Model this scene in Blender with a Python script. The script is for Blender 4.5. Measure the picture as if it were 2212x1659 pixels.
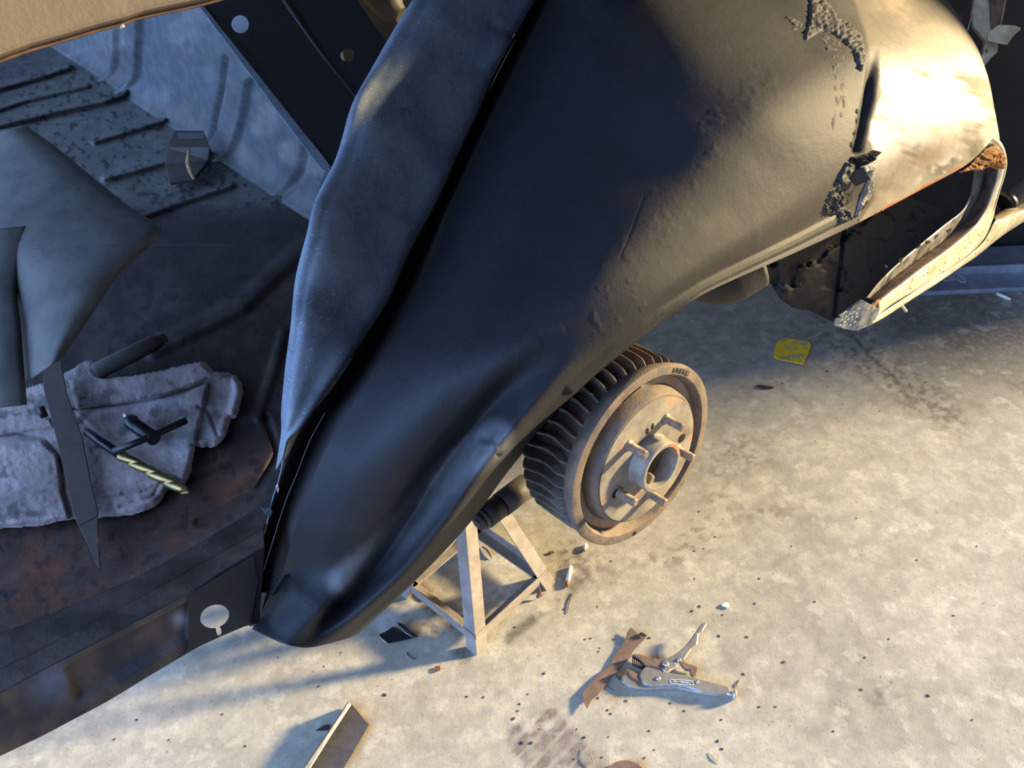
import bpy, bmesh, math, random
import numpy as np
from mathutils import Matrix, Vector
for o in list(bpy.data.objects): bpy.data.objects.remove(o)
random.seed(7); rng = np.random.RandomState(7)
SC = bpy.context.scene
# ------------------------------------------------------------------ camera
W, H, F = 2212., 1659., 1985.
th, ro = math.radians(40), math.radians(4)
O = np.array([0, 0, 1.72])
_r = np.array([1., 0, 0]); _u = np.array([0, math.sin(th), math.cos(th)]); BK = np.array([0, -math.cos(th), math.sin(th)])
RT = math.cos(ro)*_r - math.sin(ro)*_u; UP = math.sin(ro)*_r + math.cos(ro)*_u
cd = bpy.data.cameras.new('camera'); cam = bpy.data.objects.new('camera', cd); SC.collection.objects.link(cam)
cd.sensor_width = 36; cd.lens = 36*F/W; cd.clip_start = .02
cam.matrix_world = Matrix([[RT[i], UP[i], BK[i], O[i]] for i in range(3)] + [[0, 0, 0, 1]])
SC.camera = cam
# ------------------------------------------------------------------ light
SUN_DIR = np.array([3.0, .72, .80])          # towards the sun
wd = bpy.data.worlds.new('sky'); SC.world = wd; wd.use_nodes = True
bg = wd.node_tree.nodes['Background']; bg.inputs[0].default_value = (.31, .52, 1, 1)
def sky_nodes():                                # clear sky, brighter around the open left side of the workshop
    nt = wd.node_tree; N = nt.nodes; K = nt.links.new
    g = N.new('ShaderNodeTexCoord'); d = N.new('ShaderNodeVectorMath'); d.operation = 'DOT_PRODUCT'; v = Vector((-.84, -.34, .38)).normalized(); d.inputs[1].default_value = v
    K(g.outputs['Generated'], d.inputs[0]); r = N.new('ShaderNodeMapRange'); r.interpolation_type = 'SMOOTHSTEP'
    for i, x in ((1, .45), (2, .97), (3, .0), (4, 6.6)): r.inputs[i].default_value = x
    K(d.outputs['Value'], r.inputs[0]); K(r.outputs[0], bg.inputs[1])
    b2 = N.new('ShaderNodeBackground'); b2.inputs[0].default_value = (.62, .70, .92, 1); b2.inputs[1].default_value = .25      # hazy daylight from everywhere else
    ad = N.new('ShaderNodeAddShader'); K(bg.outputs[0], ad.inputs[0]); K(b2.outputs[0], ad.inputs[1]); K(ad.outputs[0], N['World Output'].inputs[0])
sky_nodes()
sl = bpy.data.lights.new('sun', 'SUN'); sun = bpy.data.objects.new('sun', sl); SC.collection.objects.link(sun)
sl.energy = 17; sl.color = (1, .79, .45); sl.angle = math.radians(5.0)
sun.rotation_euler = Vector(SUN_DIR).to_track_quat('Z', 'Y').to_euler(); sun.location = (3, 0, 4)
SC.view_settings.view_transform = 'Standard'; SC.view_settings.look = 'None'; SC.view_settings.gamma = 1
SC.view_settings.exposure = 0; SC.view_settings.use_curve_mapping = False
# ------------------------------------------------------------------ maths
def V(px, py):
    px = np.asarray(px, float); py = np.asarray(py, float)
    return RT*((px-W/2)/F)[..., None] + UP*((H/2-py)/F)[..., None] - BK
def PD(px, py, d): return O + V(px, py)*np.asarray(d, float)[..., None]           # depth along the axis
def PZ(px, py, z=0.):
    v = V(px, py); return O + v*((np.asarray(z, float)-O[2])/v[..., 2])[..., None]
NN = np.array([.63105626, -.77573706, 0]); TT = np.array([.77573706, .63105626, 0]) # car side: outboard / rearward
A0 = PD(1230, 860, 1.24)
def left(y): return float(np.interp(y, [520, 660, 780, 890, 1000, 1130, 1245, 1360], [0]*8)) if 0 else float(np.interp(y, [-100, 165, 333, 512, 660, 780, 890, 1000, 1130, 1245, 1360], [.27, .26, .22, .17, .13, .10, .10, .12, .15, .19, .22]))   # extra inboard offset of the front half
def PO(px, py, off):                                                              # on the car side, 'off' inboard
    v = V(px, py); return O + v*((((A0-O)@NN) - np.asarray(off, float))/(v@NN))[..., None]
def plane_hit(px, py, p, n):
    v = V(px, py); return O + v*(((p-O)@n)/(v@n))[..., None]
def proj(p):
    q = np.asarray(p)-O; d = -(q@BK); return W/2+F*(q@RT)/d, H/2-F*(q@UP)/d
def sst(x, a, b): t = np.clip((x-a)/(b-a), 0, 1); return t*t*(3-2*t)
def sdseg(X, Y, pts):                                                             # distance to polyline
    best = np.full(np.shape(X), 1e9)
    for (x0, y0), (x1, y1) in zip(pts[:-1], pts[1:]):
        dx, dy = x1-x0, y1-y0; t = np.clip(((X-x0)*dx+(Y-y0)*dy)/(dx*dx+dy*dy+1e-9), 0, 1)
        best = np.minimum(best, np.hypot(X-x0-t*dx, Y-y0-t*dy))
    return best
def sdpoly(X, Y, pts):                                                            # signed, negative inside
    d = sdseg(X, Y, list(pts)+[pts[0]]); ins = np.zeros(np.shape(X), bool)
    for (x0, y0), (x1, y1) in zip(pts, list(pts[1:])+[pts[0]]):
        c = ((y0 > Y) != (y1 > Y)) & (X < (x1-x0)*(Y-y0)/((y1-y0) if y1 != y0 else 1e-9)+x0); ins ^= c
    return np.where(ins, -d, d)
def vnoise(p, seed=0):
    p = np.asarray(p, float); i = np.floor(p).astype(np.int64); f = p-i; f = f*f*(3-2*f); out = 0
    for dx in (0, 1):
        for dy in (0, 1):
            for dz in (0, 1):
                h = (i[..., 0]+dx)*374761393 + (i[..., 1]+dy)*668265263 + (i[..., 2]+dz)*2147483647 + seed*974634777
                h = (h ^ (h >> 13))*1274126177; h = (h ^ (h >> 16)) & 0xffff
                w = (f[..., 0] if dx else 1-f[..., 0])*(f[..., 1] if dy else 1-f[..., 1])*(f[..., 2] if dz else 1-f[..., 2])
                out = out + w*h/65535.
    return out
def fbm(p, s, octv=4, seed=0):
    a = 0; t = 0; g = 1.
    for k in range(octv): a = a + g*vnoise(np.asarray(p)*s*2**k+7.3*k, seed+k); t += g; g *= .5
    return a/t
def pnoise(X, Y, s, octv=4, seed=0): return fbm(np.stack([X, Y, np.zeros(np.shape(X))+seed*3.1], -1), s, octv, seed)
# ------------------------------------------------------------------ materials
def L(c): return tuple((x/255/12.92 if x/255 <= .04045 else ((x/255+.055)/1.055)**2.4) for x in c[:3])
MATS = {}
def mat(name, col=(.5, .5, .5), rough=.6, metal=0., attr=False, col2=None, vs=20., va=.5, bump=0., bs=200., bump2=0., bs2=30., specks=None, spec=.5, sheen=0):
    """col/col2 mixed by noise (scale vs, contrast va); attr=True multiplies vertex colour instead of col"""
    m = bpy.data.materials.new(name); m.use_nodes = True; nt = m.node_tree; N = nt.nodes; K = nt.links.new
    b = N['Principled BSDF']; b.inputs['Roughness'].default_value = rough; b.inputs['Metallic'].default_value = metal
    b.inputs['Specular IOR Level'].default_value = spec
    if sheen: b.inputs['Sheen Weight'].default_value = sheen
    tc = N.new('ShaderNodeTexCoord')
    def noise(s, det=6):
        n = N.new('ShaderNodeTexNoise'); n.inputs['Scale'].default_value = s; n.inputs['Detail'].default_value = det
        n.inputs['Roughness'].default_value = .62; K(tc.outputs['Object'], n.inputs['Vector']); return n.outputs[0]
    def ramp(x, a, b_):
        r = N.new('ShaderNodeMapRange'); r.interpolation_type = 'SMOOTHSTEP'; r.inputs[1].default_value = a; r.inputs[2].default_value = b_; K(x, r.inputs[0]); return r.outputs[0]
    def mix(f, a, b_, mode='MIX'):
        x = N.new('ShaderNodeMix'); x.data_type = 'RGBA'; x.blend_type = mode
        for s, v in ((0, f), (6, a), (7, b_)):
            if hasattr(v, 'links'): K(v, x.inputs[s])
            else: x.inputs[s].default_value = (tuple(v)+(1,)) if isinstance(v, tuple) else v
        return x.outputs[2]
    if attr:
        a = N.new('ShaderNodeAttribute'); a.attribute_name = 'Col'; base = a.outputs[0]
        f = ramp(noise(vs), .5-.25, .5+.25); k = 1-va
        lo = mix(1., base, (k, k, k), 'MULTIPLY'); base = mix(f, lo, base)
        ra = N.new('ShaderNodeAttribute'); ra.attribute_name = 'Rgh'; K(ra.outputs['Fac'], b.inputs['Roughness'])
    else:
        c2 = col2 or tuple(x*(1-va) for x in col)
        base = mix(ramp(noise(vs), .35, .68), tuple(col), tuple(c2))
    if specks:
        for (s, lo, hi, c, amt) in specks:
            f = ramp(noise(s, 3), lo, hi); q = N.new('ShaderNodeMath'); q.operation = 'MULTIPLY'; q.inputs[1].default_value = amt; K(f, q.inputs[0])
            base = mix(q.outputs[0], base, tuple(c))
    K(base, b.inputs['Base Color'])
    prev = None
    for (st, s) in ((bump2, bs2), (bump, bs)):
        if st:
            bn = N.new('ShaderNodeBump'); bn.inputs['Strength'].default_value = 1; bn.inputs['Distance'].default_value = st; K(noise(s, 5), bn.inputs['Height'])
            if prev: K(prev, bn.inputs['Normal'])
            prev = bn.outputs[0]
    if prev: K(prev, b.inputs['Normal'])
    MATS[name] = m; return m
# ------------------------------------------------------------------ object helpers
def link(o, parent=None):
    SC.collection.objects.link(o)
    if parent is not None: o.parent = parent; o.matrix_parent_inverse = Matrix.Translation(-Vector(parent.location))
    return o
def mesh(name, vs, fs, m, parent=None, smooth=False, col=None, rgh=None, solid=0., off=0., bev=0.):
    me = bpy.data.meshes.new(name); me.from_pydata([tuple(map(float, v)) for v in vs], [], [tuple(map(int, f)) for f in fs]); me.validate()
    me.update()
    if col is not None:
        a = me.color_attributes.new('Col', 'FLOAT_COLOR', 'POINT'); c = np.ones((len(vs), 4)); c[:, :3] = col; a.data.foreach_set('color', c.ravel())
    if rgh is not None:
        a = me.attributes.new('Rgh', 'FLOAT', 'POINT'); a.data.foreach_set('value', np.asarray(rgh, float).ravel())
    bm = bmesh.new(); bm.from_mesh(me); bmesh.ops.recalc_face_normals(bm, faces=bm.faces) if not solid else None; bm.to_mesh(me); bm.free()
    if smooth: me.polygons.foreach_set('use_smooth', [True]*len(me.polygons))
    me.materials.append(m); o = bpy.data.objects.new(name, me); link(o, parent)
    if solid:
        s = o.modifiers.new('sheet', 'SOLIDIFY'); s.thickness = solid; s.offset = off
    if bev:
        s = o.modifiers.new('bevel', 'BEVEL'); s.width = bev; s.segments = 2; s.limit_method = 'ANGLE'
    return o
def tag(o, label, cat, group=None):
    o['label'] = label; o['category'] = cat
    if group: o['group'] = group
    return o
def thing(name, label, cat, loc=(0, 0, 0), group=None):
    o = bpy.data.objects.new(name, None); o.location = tuple(map(float, loc)); o.empty_display_size = .05; SC.collection.objects.link(o); return tag(o, label, cat, group)
def struct(o): o['kind'] = 'structure'; return o
def gridfaces(nu, nv, keep=None):
    i, j = np.meshgrid(np.arange(nu-1), np.arange(nv-1), indexing='ij'); a = (i*nv+j)
    f = np.stack([a, a+1, a+nv+1, a+nv], -1)
    if keep is not None:
        k = keep[:-1, :-1] & keep[1:, :-1] & keep[:-1, 1:] & keep[1:, 1:]; return f[k]
    return f.reshape(-1, 4)
def compact(P, fs, *arrs):
    used = np.unique(fs); mp = -np.ones(len(P), int); mp[used] = np.arange(len(used)); return (P[used], mp[fs]) + tuple(a[used] for a in arrs)
def grid(name, P, m, parent=None, col=None, rgh=None, keep=None, solid=0., off=0., flip=False):
    nu, nv = P.shape[:2]; fs = gridfaces(nu, nv, keep)
    if flip: fs = fs[:, ::-1]
    vs = P.reshape(-1, 3); c = col.reshape(-1, 3) if col is not None else np.zeros((len(vs), 3)); r = rgh.reshape(-1) if rgh is not None else np.full(len(vs), .6)
    vs, fs, c, r = compact(vs, fs, c, r)
    return mesh(name, vs, fs, m, parent, True, c if col is not None else None, r if col is not None else None, solid, off)
def cr(P, n, ax=0):                                                               # Catmull-Rom resample along an axis to parameter array n (0..1)
    P = np.moveaxis(np.asarray(P, float), ax, 0); k = len(P)
    t = np.asarray(n)*(k-1); i = np.clip(t.astype(int), 0, k-2); f = (t-i).reshape((-1,)+(1,)*(P.ndim-1))
    p0 = np.where((i > 0).reshape(f.shape), P[np.maximum(i-1, 0)], 2*P[i]-P[i+1]); p3 = np.where((i < k-2).reshape(f.shape), P[np.minimum(i+2, k-1)], 2*P[i+1]-P[i])
    p1, p2 = P[i], P[i+1]
    r = .5*((2*p1)+(-p0+p2)*f+(2*p0-5*p1+4*p2-p3)*f**2+(-p0+3*p1-3*p2+p3)*f**3)
    return np.moveaxis(r, 0, ax)
def ruled(A, B, nu, nv):                                                          # surface between two 3-D polylines
    P = np.stack([np.asarray(A, float), np.asarray(B, float)], 1); P = cr(P, np.linspace(0, 1, nu), 0)
    t = np.linspace(0, 1, nv)[None, :, None]; return P[:, :1]*(1-t)+P[:, 1:]*t
def normals(P):
    du = np.gradient(P, axis=0); dv = np.gradient(P, axis=1); n = np.cross(du, dv); return n/np.maximum(np.linalg.norm(n, axis=-1, keepdims=True), 1e-12)
def slab(name, pts, m, parent=None, th=.003, up=None, bev=0., holes=(), smooth=False):
    """polygon of 3-D points with optional holes, thickened"""
    bm = bmesh.new(); es = []
    for loop in [pts]+list(holes):
        vs = [bm.verts.new(tuple(map(float, p))) for p in loop]
        es += [bm.edges.new((vs[i], vs[(i+1) % len(vs)])) for i in range(len(vs))]
    bmesh.ops.triangle_fill(bm, use_beauty=True, use_dissolve=False, edges=es)
    P = np.asarray(pts, float); c = P.mean(0); n = np.zeros(3)
    for i in range(len(P)): n += np.cross(P[i]-c, P[(i+1) % len(P)]-c)
    n /= np.linalg.norm(n); tgt = np.asarray(up, float) if up is not None else (O-c)
    if n@tgt < 0: n = -n
    for f in bm.faces:
        f.normal_update()
        if f.normal.dot(Vector(n)) < 0: f.normal_flip()
    me = bpy.data.meshes.new(name); top = list(bm.faces)
    r = bmesh.ops.extrude_face_region(bm, geom=top)
    nv = [g for g in r['geom'] if isinstance(g, bmesh.types.BMVert)]
    bmesh.ops.translate(bm, verts=nv, vec=Vector(n*th))
    bmesh.ops.recalc_face_normals(bm, faces=bm.faces); bm.to_mesh(me); bm.free()
    me.materials.append(m); o = bpy.data.objects.new(name, me); link(o, parent)
    if bev: s = o.modifiers.new('bevel', 'BEVEL'); s.width = bev; s.segments = 2; s.limit_method = 'ANGLE'
    return o
def tube(name, pts, r, m, parent=None, seg=12, n=0, flat=1.):
    P = np.asarray(pts, float); R = np.asarray(r, float)*np.ones(len(P))
    if n: t = np.linspace(0, 1, n); R = cr(R[:, None], t)[:, 0]; P = cr(P, t)
    T = np.gradient(P, axis=0); T /= np.linalg.norm(T, axis=1)[:, None]; ref = np.array([0, 0, 1.]) if abs(T[0, 2]) < .9 else np.array([1., 0, 0])
    vs = []
    for p, t, q in zip(P, T, R):
        a = np.cross(t, ref); a /= np.linalg.norm(a); b = np.cross(a, t)
        for k in range(seg): g = 2*math.pi*k/seg; vs.append(p+q*(a*math.cos(g)+b*math.sin(g)*flat))
    fs = [(i*seg+k, i*seg+(k+1) % seg, (i+1)*seg+(k+1) % seg, (i+1)*seg+k) for i in range(len(P)-1) for k in range(seg)]
    me_v = vs+[P[0], P[-1]]; c0 = len(vs); c1 = c0+1
    fs3 = [(c0, (k+1) % seg, k) for k in range(seg)]+[(c1, (len(P)-1)*seg+k, (len(P)-1)*seg+(k+1) % seg) for k in range(seg)]
    o = mesh(name, me_v, fs+fs3, m, parent)
    o.data.polygons.foreach_set('use_smooth', [len(p.vertices) == 4 for p in o.data.polygons]); return o
def lathe(name, prof, C, ax, m, parent=None, seg=96, closed=False, colf=None):
    ax = np.asarray(ax, float); ax = ax/np.linalg.norm(ax); e1 = np.cross([0, 0, 1.], ax); e1 /= np.linalg.norm(e1); e2 = np.cross(ax, e1)
    g = np.linspace(0, 2*math.pi, seg, endpoint=False); vs = []
    for (r, z) in prof: vs += [C+ax*z+r*(e1*math.cos(a)+e2*math.sin(a)) for a in g]
    n = len(prof); fs = [(i*seg+k, i*seg+(k+1) % seg, (i+1)*seg+(k+1) % seg, (i+1)*seg+k) for i in range(n-1) for k in range(seg)]
    o = mesh(name, vs, fs, m, parent, True); s = o.modifiers.new('edge', 'EDGE_SPLIT'); s.split_angle = math.radians(38); return o
def boxm(name, C, ax, size, m, parent=None, bev=0.):
    ax = [np.asarray(a, float)/np.linalg.norm(a) for a in ax]; vs = [C+sum(ax[k]*size[k]/2*s[k] for k in range(3)) for s in [(x, y, z) for x in (-1, 1) for y in (-1, 1) for z in (-1, 1)]]
    return mesh(name, vs, [(0, 1, 3, 2), (4, 6, 7, 5), (0, 4, 5, 1), (2, 3, 7, 6), (0, 2, 6, 4), (1, 5, 7, 3)], m, parent, bev=bev)

# ------------------------------------------------------------------ material set
concrete = mat('concrete', attr=True, vs=30, va=.26, bump=.0006, bs=260, bump2=.001, bs2=30,
               specks=[(16, .56, .66, (.72, .68, .56), .30), (42, .50, .62, (.34, .32, .27), .35), (70, .5, .66, (.30, .285, .26), .35), (150, .63, .72, (.06, .05, .045), .75), (60, .68, .74, (.10, .075, .06), .5), (230, .68, .74, (.85, .85, .8), .35), (34, .5, .8, (.28, .27, .25), .4)])
paint = mat('body_paint', attr=True, vs=35, va=.25, bump=.0004, bs=330, bump2=.0008, bs2=60, spec=.28)
rustpan = mat('pan_paint', attr=True, vs=22, va=.4, bump=.0006, bs=150, bump2=.002, bs2=25, spec=.25)
zinc = mat('zinc_primer', L((118, 128, 138)), .6, 0, col2=L((92, 102, 116)), vs=14, bump=.0005, bs=200,
           specks=[(260, .60, .68, L((165, 190, 205)), .55), (18, .62, .72, L((70, 80, 90)), .6)])
blackp = mat('black_paint', (.010, .010, .012), .65, 0, va=.3, bump=.0003, bs=200)
darkbrown = mat('dark_brown_steel', (.045, .036, .030), .6, 0, col2=(.02, .016, .014), vs=12, bump=.0008, bs=60)
undercoat = mat('undercoat', (.012, .0125, .016), .62, 0, va=.4, vs=30, bump=.002, bs=120, bump2=.006, bs2=35)
sealer = mat('seam_sealer', (.048, .041, .033), .75, 0, col2=(.018, .016, .014), vs=90, bump=.0012, bs=260)
sealdark = mat('sealer_and_shade_black', (.008, .007, .007), .7, 0, va=.3, vs=90, bump=.002, bs=200, spec=.25)  # black sealer, also carries the shade of the groove and holes
castiron = mat('cast_iron', L((114, 97, 80)), .75, .0, col2=L((76, 70, 66)), vs=28, bump=.0007, bs=330, bump2=.0006, bs2=90,
               specks=[(26, .62, .72, L((132, 88, 58)), .6)])
faceiron = mat('drum_face', L((142, 134, 120)), .6, .15, col2=L((106, 100, 92)), vs=24, bump=.0003, bs=300, specks=[(20, .56, .68, L((190, 120, 80)), .7)])
studm = mat('stud_steel', L((145, 126, 108)), .5, .4, col2=L((104, 86, 72)), vs=80, bump=.0004, bs=600)
standm = mat('stand_paint', L((150, 144, 138)), .55, .1, col2=L((130, 120, 112)), vs=25, bump=.0003, bs=150, specks=[(14, .62, .70, L((120, 62, 36)), .8), (90, .62, .72, L((205, 205, 205)), .3)])
chrome = mat('worn_chrome', (.62, .60, .57), .38, .75, col2=(.48, .45, .42), vs=60, bump=.0002, bs=300)
rustm = mat('rusty_sheet', L((122, 98, 84)), .75, 0, col2=L((104, 82, 70)), vs=60, bump=.0006, bs=200, specks=[(90, .6, .7, L((95, 60, 45)), .6)])
deeprust = mat('deep_rust', L((170, 110, 45)), .9, 0, col2=L((80, 50, 26)), vs=120, bump=.004, bs=180)
yellow = mat('yellow_plastic', L((250, 198, 20)), .45, 0, va=.1, vs=30, specks=[(45, .50, .60, L((150, 160, 130)), .75)])
white = mat('white_paper', (.8, .8, .78), .8, 0, va=.1, vs=90)
tan = mat('tan_filter', L((150, 95, 50)), .8, 0, va=.4, vs=90)
brownbit = mat('brown_crumb', L((120, 78, 52)), .85, 0, va=.5, vs=150, bump=.001, bs=400)
darkbit = mat('dark_crumb', L((60, 52, 52)), .8, 0, va=.5, vs=150)
straw = mat('dry_twig', L((160, 130, 85)), .85, 0, va=.3, vs=90)
towelm = mat('terry_cloth', attr=True, vs=70, va=.35, bump=.0022, bs=420, bump2=.003, bs2=60, sheen=.3)
toolblack = mat('tool_steel_dark', (.03, .03, .032), .35, .7, va=.3)
filem = mat('file_steel', (.06, .042, .034), .7, 0, va=.25, vs=40, bump=.0004, bs=500)
gold = mat('gold_drill', (.36, .25, .10), .42, 1., va=.2, vs=60)
sheetm = mat('primed_sheet', L((84, 84, 80)), .65, 0, col2=L((66, 66, 66)), vs=16, bump=.0004, bs=160, specks=[(45, .64, .70, L((60, 58, 58)), .6)])
tanpaint = mat('tan_roof_paint', L((84, 73, 62)), .6, 0, va=.15, vs=12, bump=.0004, bs=200)
edgerust = mat('rust_edge', L((80, 52, 34)), .8, 0, va=.5, vs=70)
aluminium = mat('extrusion', L((150, 158, 172)), .5, .3, va=.3, vs=20, bump=.0004, bs=120)
walldark = mat('wall_dark_brown', (.02, .015, .011), .8, 0, va=.4, vs=5)
plaster = mat('plaster', (.35, .33, .3), .9, 0, va=.15, vs=4)
beige = mat('beige_bracket_paint', L((176, 162, 128)), .55, 0, col2=L((140, 122, 92)), vs=30, bump=.0004, bs=150)
baremetal = mat('bare_metal', L((140, 146, 155)), .38, .6, col2=L((60, 62, 68)), vs=55, bump=.0006, bs=150)
wornflange = mat('worn_flange', L((150, 146, 138)), .5, .3, col2=L((66, 60, 56)), vs=38, bump=.0007, bs=150)
rustchan = mat('rusty_channel', L((104, 78, 58)), .85, 0, col2=L((54, 42, 36)), vs=40, bump=.001, bs=140)

# ================================================================== SETTING
def build_floor():
    xs = np.arange(-1.45, 2.15, .0075); ys = np.arange(.25, 2.9, .0075)
    xs = np.concatenate([[-6, -3.5, -2], xs, [3, 4.5, 7]]); ys = np.concatenate([[-4, -2, -.6], ys, [3.6, 5, 8]])
    X, Y = np.meshgrid(xs, ys, indexing='ij'); P = np.stack([X, Y, 0*X], -1); px, py = proj(P); px = np.clip(px, -500, 2800); py = np.clip(py, -3000, 2300)
    base = np.array(L((196, 188, 168))); col = np.ones(P.shape)*base
    n1 = fbm(P, 3.2, 4, 3); n2 = fbm(P, 26, 4, 5); n3 = fbm(P, 9, 4, 9); n4 = fbm(P, 70, 3, 12)
    col *= (1-.12*sst(n1, .4, .68)-.08*sst(n3, .42, .62)-.14*sst(n2, .42, .58)-.08*sst(n4, .42, .58))[..., None]
    def blend(c, w): nonlocal col; w = np.clip(w, 0, 1)[..., None]; col = col*(1-w)+np.array(c)*w
    g = lambda cx, cy, rx, ry: np.exp(-(((px-cx)/rx)**2+((py-cy)/ry)**2))
    # greasy dirt further back, with part of the shade there painted in
    blend(L((104, 96, 84)), (.55*sst(px-(1760+.6*(py-700)), 0, 230)*sst(1010-py, 0, 190)+.35*sst(940-py, 0, 240)*sst(px, 1350, 1700))*(.55+.6*n3))
    # crack with dirt beside it
    ck = [(1800, 660), (1832, 716), (1862, 750), (1900, 785), (1935, 820), (1975, 852), (2010, 872), (2050, 890), (2130, 960), (2212, 1010)]
    d = sdseg(px+14*(n2-.5), py+14*(n4-.5), ck); fade = 1-sst(px, 2030, 2120)
    blend(L((70, 66, 58)), .8*(1-sst(d, 1, 6))*fade); blend(L((92, 74, 62)), .7*(1-sst(d, 10, 60))*sst(n4, .50, .62)*fade)
    blend(L((98, 78, 64)), .65*g(1770, 735, 80, 40)*sst(n4, .46, .6)); blend(L((110, 84, 70)), .45*g(1880, 800, 90, 40)*sst(n4, .48, .62))
    # dirt around the stand and drum, darker strips along the base bars
    blend(L((92, 76, 60)), .85*g(1235, 1200, 45, 30)*sst(n4, .35, .6)); blend(L((96, 84, 74)), .8*g(1265, 1240, 75, 22)*sst(n4, .45, .6))
    blend(L((88, 80, 74)), .8*(1-sst(np.abs(py-(1420-(px-1045)*.78)), 4, 24))*sst(px, 1040, 1075)*(1-sst(px, 1225, 1290))*sst(n2, .4, .58))
    blend(L((70, 66, 64)), .8*(1-sst(sdseg(px, py, [(865, 1310), (1005, 1415)]), 5, 26))*sst(n2, .35, .58))  # cast shadow of the left base bar painted on the floor
    blend(L((66, 62, 60)), .75*(1-sst(sdseg(px, py, [(1040, 1150), (1170, 1245)]), 3, 20))*sst(n2, .3, .55))  # darker strip along the back base bar
    blend(L((225, 222, 214)), .85*g(1085, 1285, 40, 35)*sst(n4, .38, .6)); blend(L((222, 222, 220)), .75*g(1085, 1205, 60, 28)*sst(n4, .42, .62)); blend(L((228, 230, 232)), .8*g(850, 1345, 40, 25)*sst(n4, .38, .6)); blend(L((222, 220, 214)), .6*g(930, 1250, 60, 40)*sst(n4, .42, .6))
    blend(L((120, 88, 42)), .92*(1-sst(sdseg(px, py, [(890, 1262), (930, 1300), (1000, 1350)]), 12, 34))*sst(n4, .30, .5))
    blend(L((150, 112, 60)), .75*g(885, 1352, 26, 18)*sst(n4, .35, .55))
    for (x, y, a, b) in [(1545, 1050, 30, 60), (1640, 1110, 90, 22), (1500, 1160, 60, 40), (1420, 1210, 70, 18), (1600, 980, 60, 40), (1910, 1500, 40, 40), (1460, 1175, 25, 12)]:
        blend(L((104, 86, 68)), .7*g(x, y, a, b)*sst(n4, .55, .66))
    # shoe print left in dried mud
    fp = [(1090, 1600), (1098, 1575), (1125, 1555), (1150, 1540), (1175, 1528), (1205, 1530), (1222, 1552), (1250, 1585), (1275, 1612), (1300, 1640), (1330, 1680), (1300, 1760), (1180, 1720), (1150, 1680), (1120, 1640), (1100, 1620)]
    q = ((px-1100)*.72+(py-1600)*.70)                                                # across the bars
    bars = .35+.65*sst(np.abs(((q+9) % 32)-16), 2.5, 5.5)
    blend(L((126, 114, 106)), .95*(1-sst(sdpoly(px, py, fp), -7, 3))*bars*(.5+.7*sst(n4, .3, .55)))
    # yellow-brown halos next to the scrap steel
    for pl in ([(757, 1521), (797, 1567), (744, 1659)], [(1395, 1450), (1340, 1480), (1320, 1530)], [(1320, 1650), (1395, 1652)]):
        blend(L((168, 132, 80)), .40*(1-sst(sdseg(px, py, pl), 2, 16)))
    col *= (.90+.2*n4)[..., None]
    rg = .82+0*X
    return struct(grid('floor', P, concrete, None, np.clip(col, .01, .9), rg, flip=False))
build_floor()
struct(boxm('sun_block_wall', np.array([6.1, 4.85, .95]), ((1, 0, 0), (0, 1, 0), (0, 0, 1)), (.16, 3.4, 1.9), plaster))  # unseen low wall, added to keep sun off the far floor
wp = np.array([1.44, 2.53, 0]); wdv = np.array([.9995, -.03, 0])
struct(boxm('wall_back', wp+wdv*.73+np.array([0, .1, 1.35]), (wdv, (.03, .9995, 0), (0, 0, 1)), (1.95, .12, 2.7), walldark))
struct(boxm('wall_left', np.array([-2.2, 4.6, 1.35]), ((1, 0, 0), (0, 1, 0), (0, 0, 1)), (5.6, .12, 2.7), plaster))
struct(boxm('ceiling', np.array([.2, 3.3, 2.76]), ((1, 0, 0), (0, 1, 0), (0, 0, 1)), (6.4, 3.9, .1), plaster))

# ================================================================== CAR BODY
car = thing('car_body', 'stripped car body shell with black undercoated rear wheel house raised above the floor', 'car', (A0[0], A0[1], .45))
# --- black wheel house / quarter skin
def lin(a, b, off, pts=None):
    v = [0, .06, .15, .35, .5, .75, 1.]; b = (b[0]+34, b[1]+6)
    return [(a[0]+(b[0]-a[0])*t, a[1]+(b[1]-a[1])*t, o) for t, o in zip(v, off)]
cols = [
 [(772, 1366, .14), (745, 1377, .11), (705, 1388, .08), (655, 1398, .06), (612, 1390, .06), (572, 1373, .08), (546, 1360, .12)],
 lin((905, 1243), (572, 1245), [.135, .08, .030, .115, .085, .11, .17]),
 lin((1012, 1128), (606, 1130), [.11, .05, -.01, .105, .070, .10, .16]),
 lin((1105, 1005), (655, 1000), [.08, .03, -.025, .08, .055, .09, .17]),
 lin((1230, 860), (712, 895), [.035, .005, -.022, .040, .045, .09, .19]),
 lin((1330, 770), (785, 780), [.01, .0, -.01, .018, .035, .09, .20]),
 lin((1428, 694), (858, 660), [.005, .0, -.01, .005, .03, .09, .22]),
 lin((1502, 644), (925, 512), [0, .004, -.01, .0, .035, .11, .25]),
 lin((1600, 597), (1000, 335), [0, .006, -.01, .0, .035, .12, .27]),
 lin((1710, 548), (1080, 165), [0, .006, -.01, .0, .035, .12, .28]),
 lin((1812, 501), (1158, 5), [0, .006, -.01, .0, .035, .13, .30]),
 lin((1900, 456), (1240, -130), [0, .004, -.01, .0, .045, .14, .32]),
 lin((2000, 402), (1400, -220), [0, 0, -.008, .01, .06, .17, .36]),
 lin((2090, 352), (1600, -300), [0, 0, -.004, .03, .09, .21, .40]),
 [(2141, 300, .03), (2139, 280, .03), (2133, 235, .04), (2112, 150, .08), (2078, 70, .13), (1985, -60, .24), (1850, -180, .42)],
 [(2120, 306, .20), (2115, 286, .20), (2100, 235, .22), (2080, 150, .26), (2040, 70, .32), (1950, -60, .42), (1820, -180, .55)]]
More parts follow.
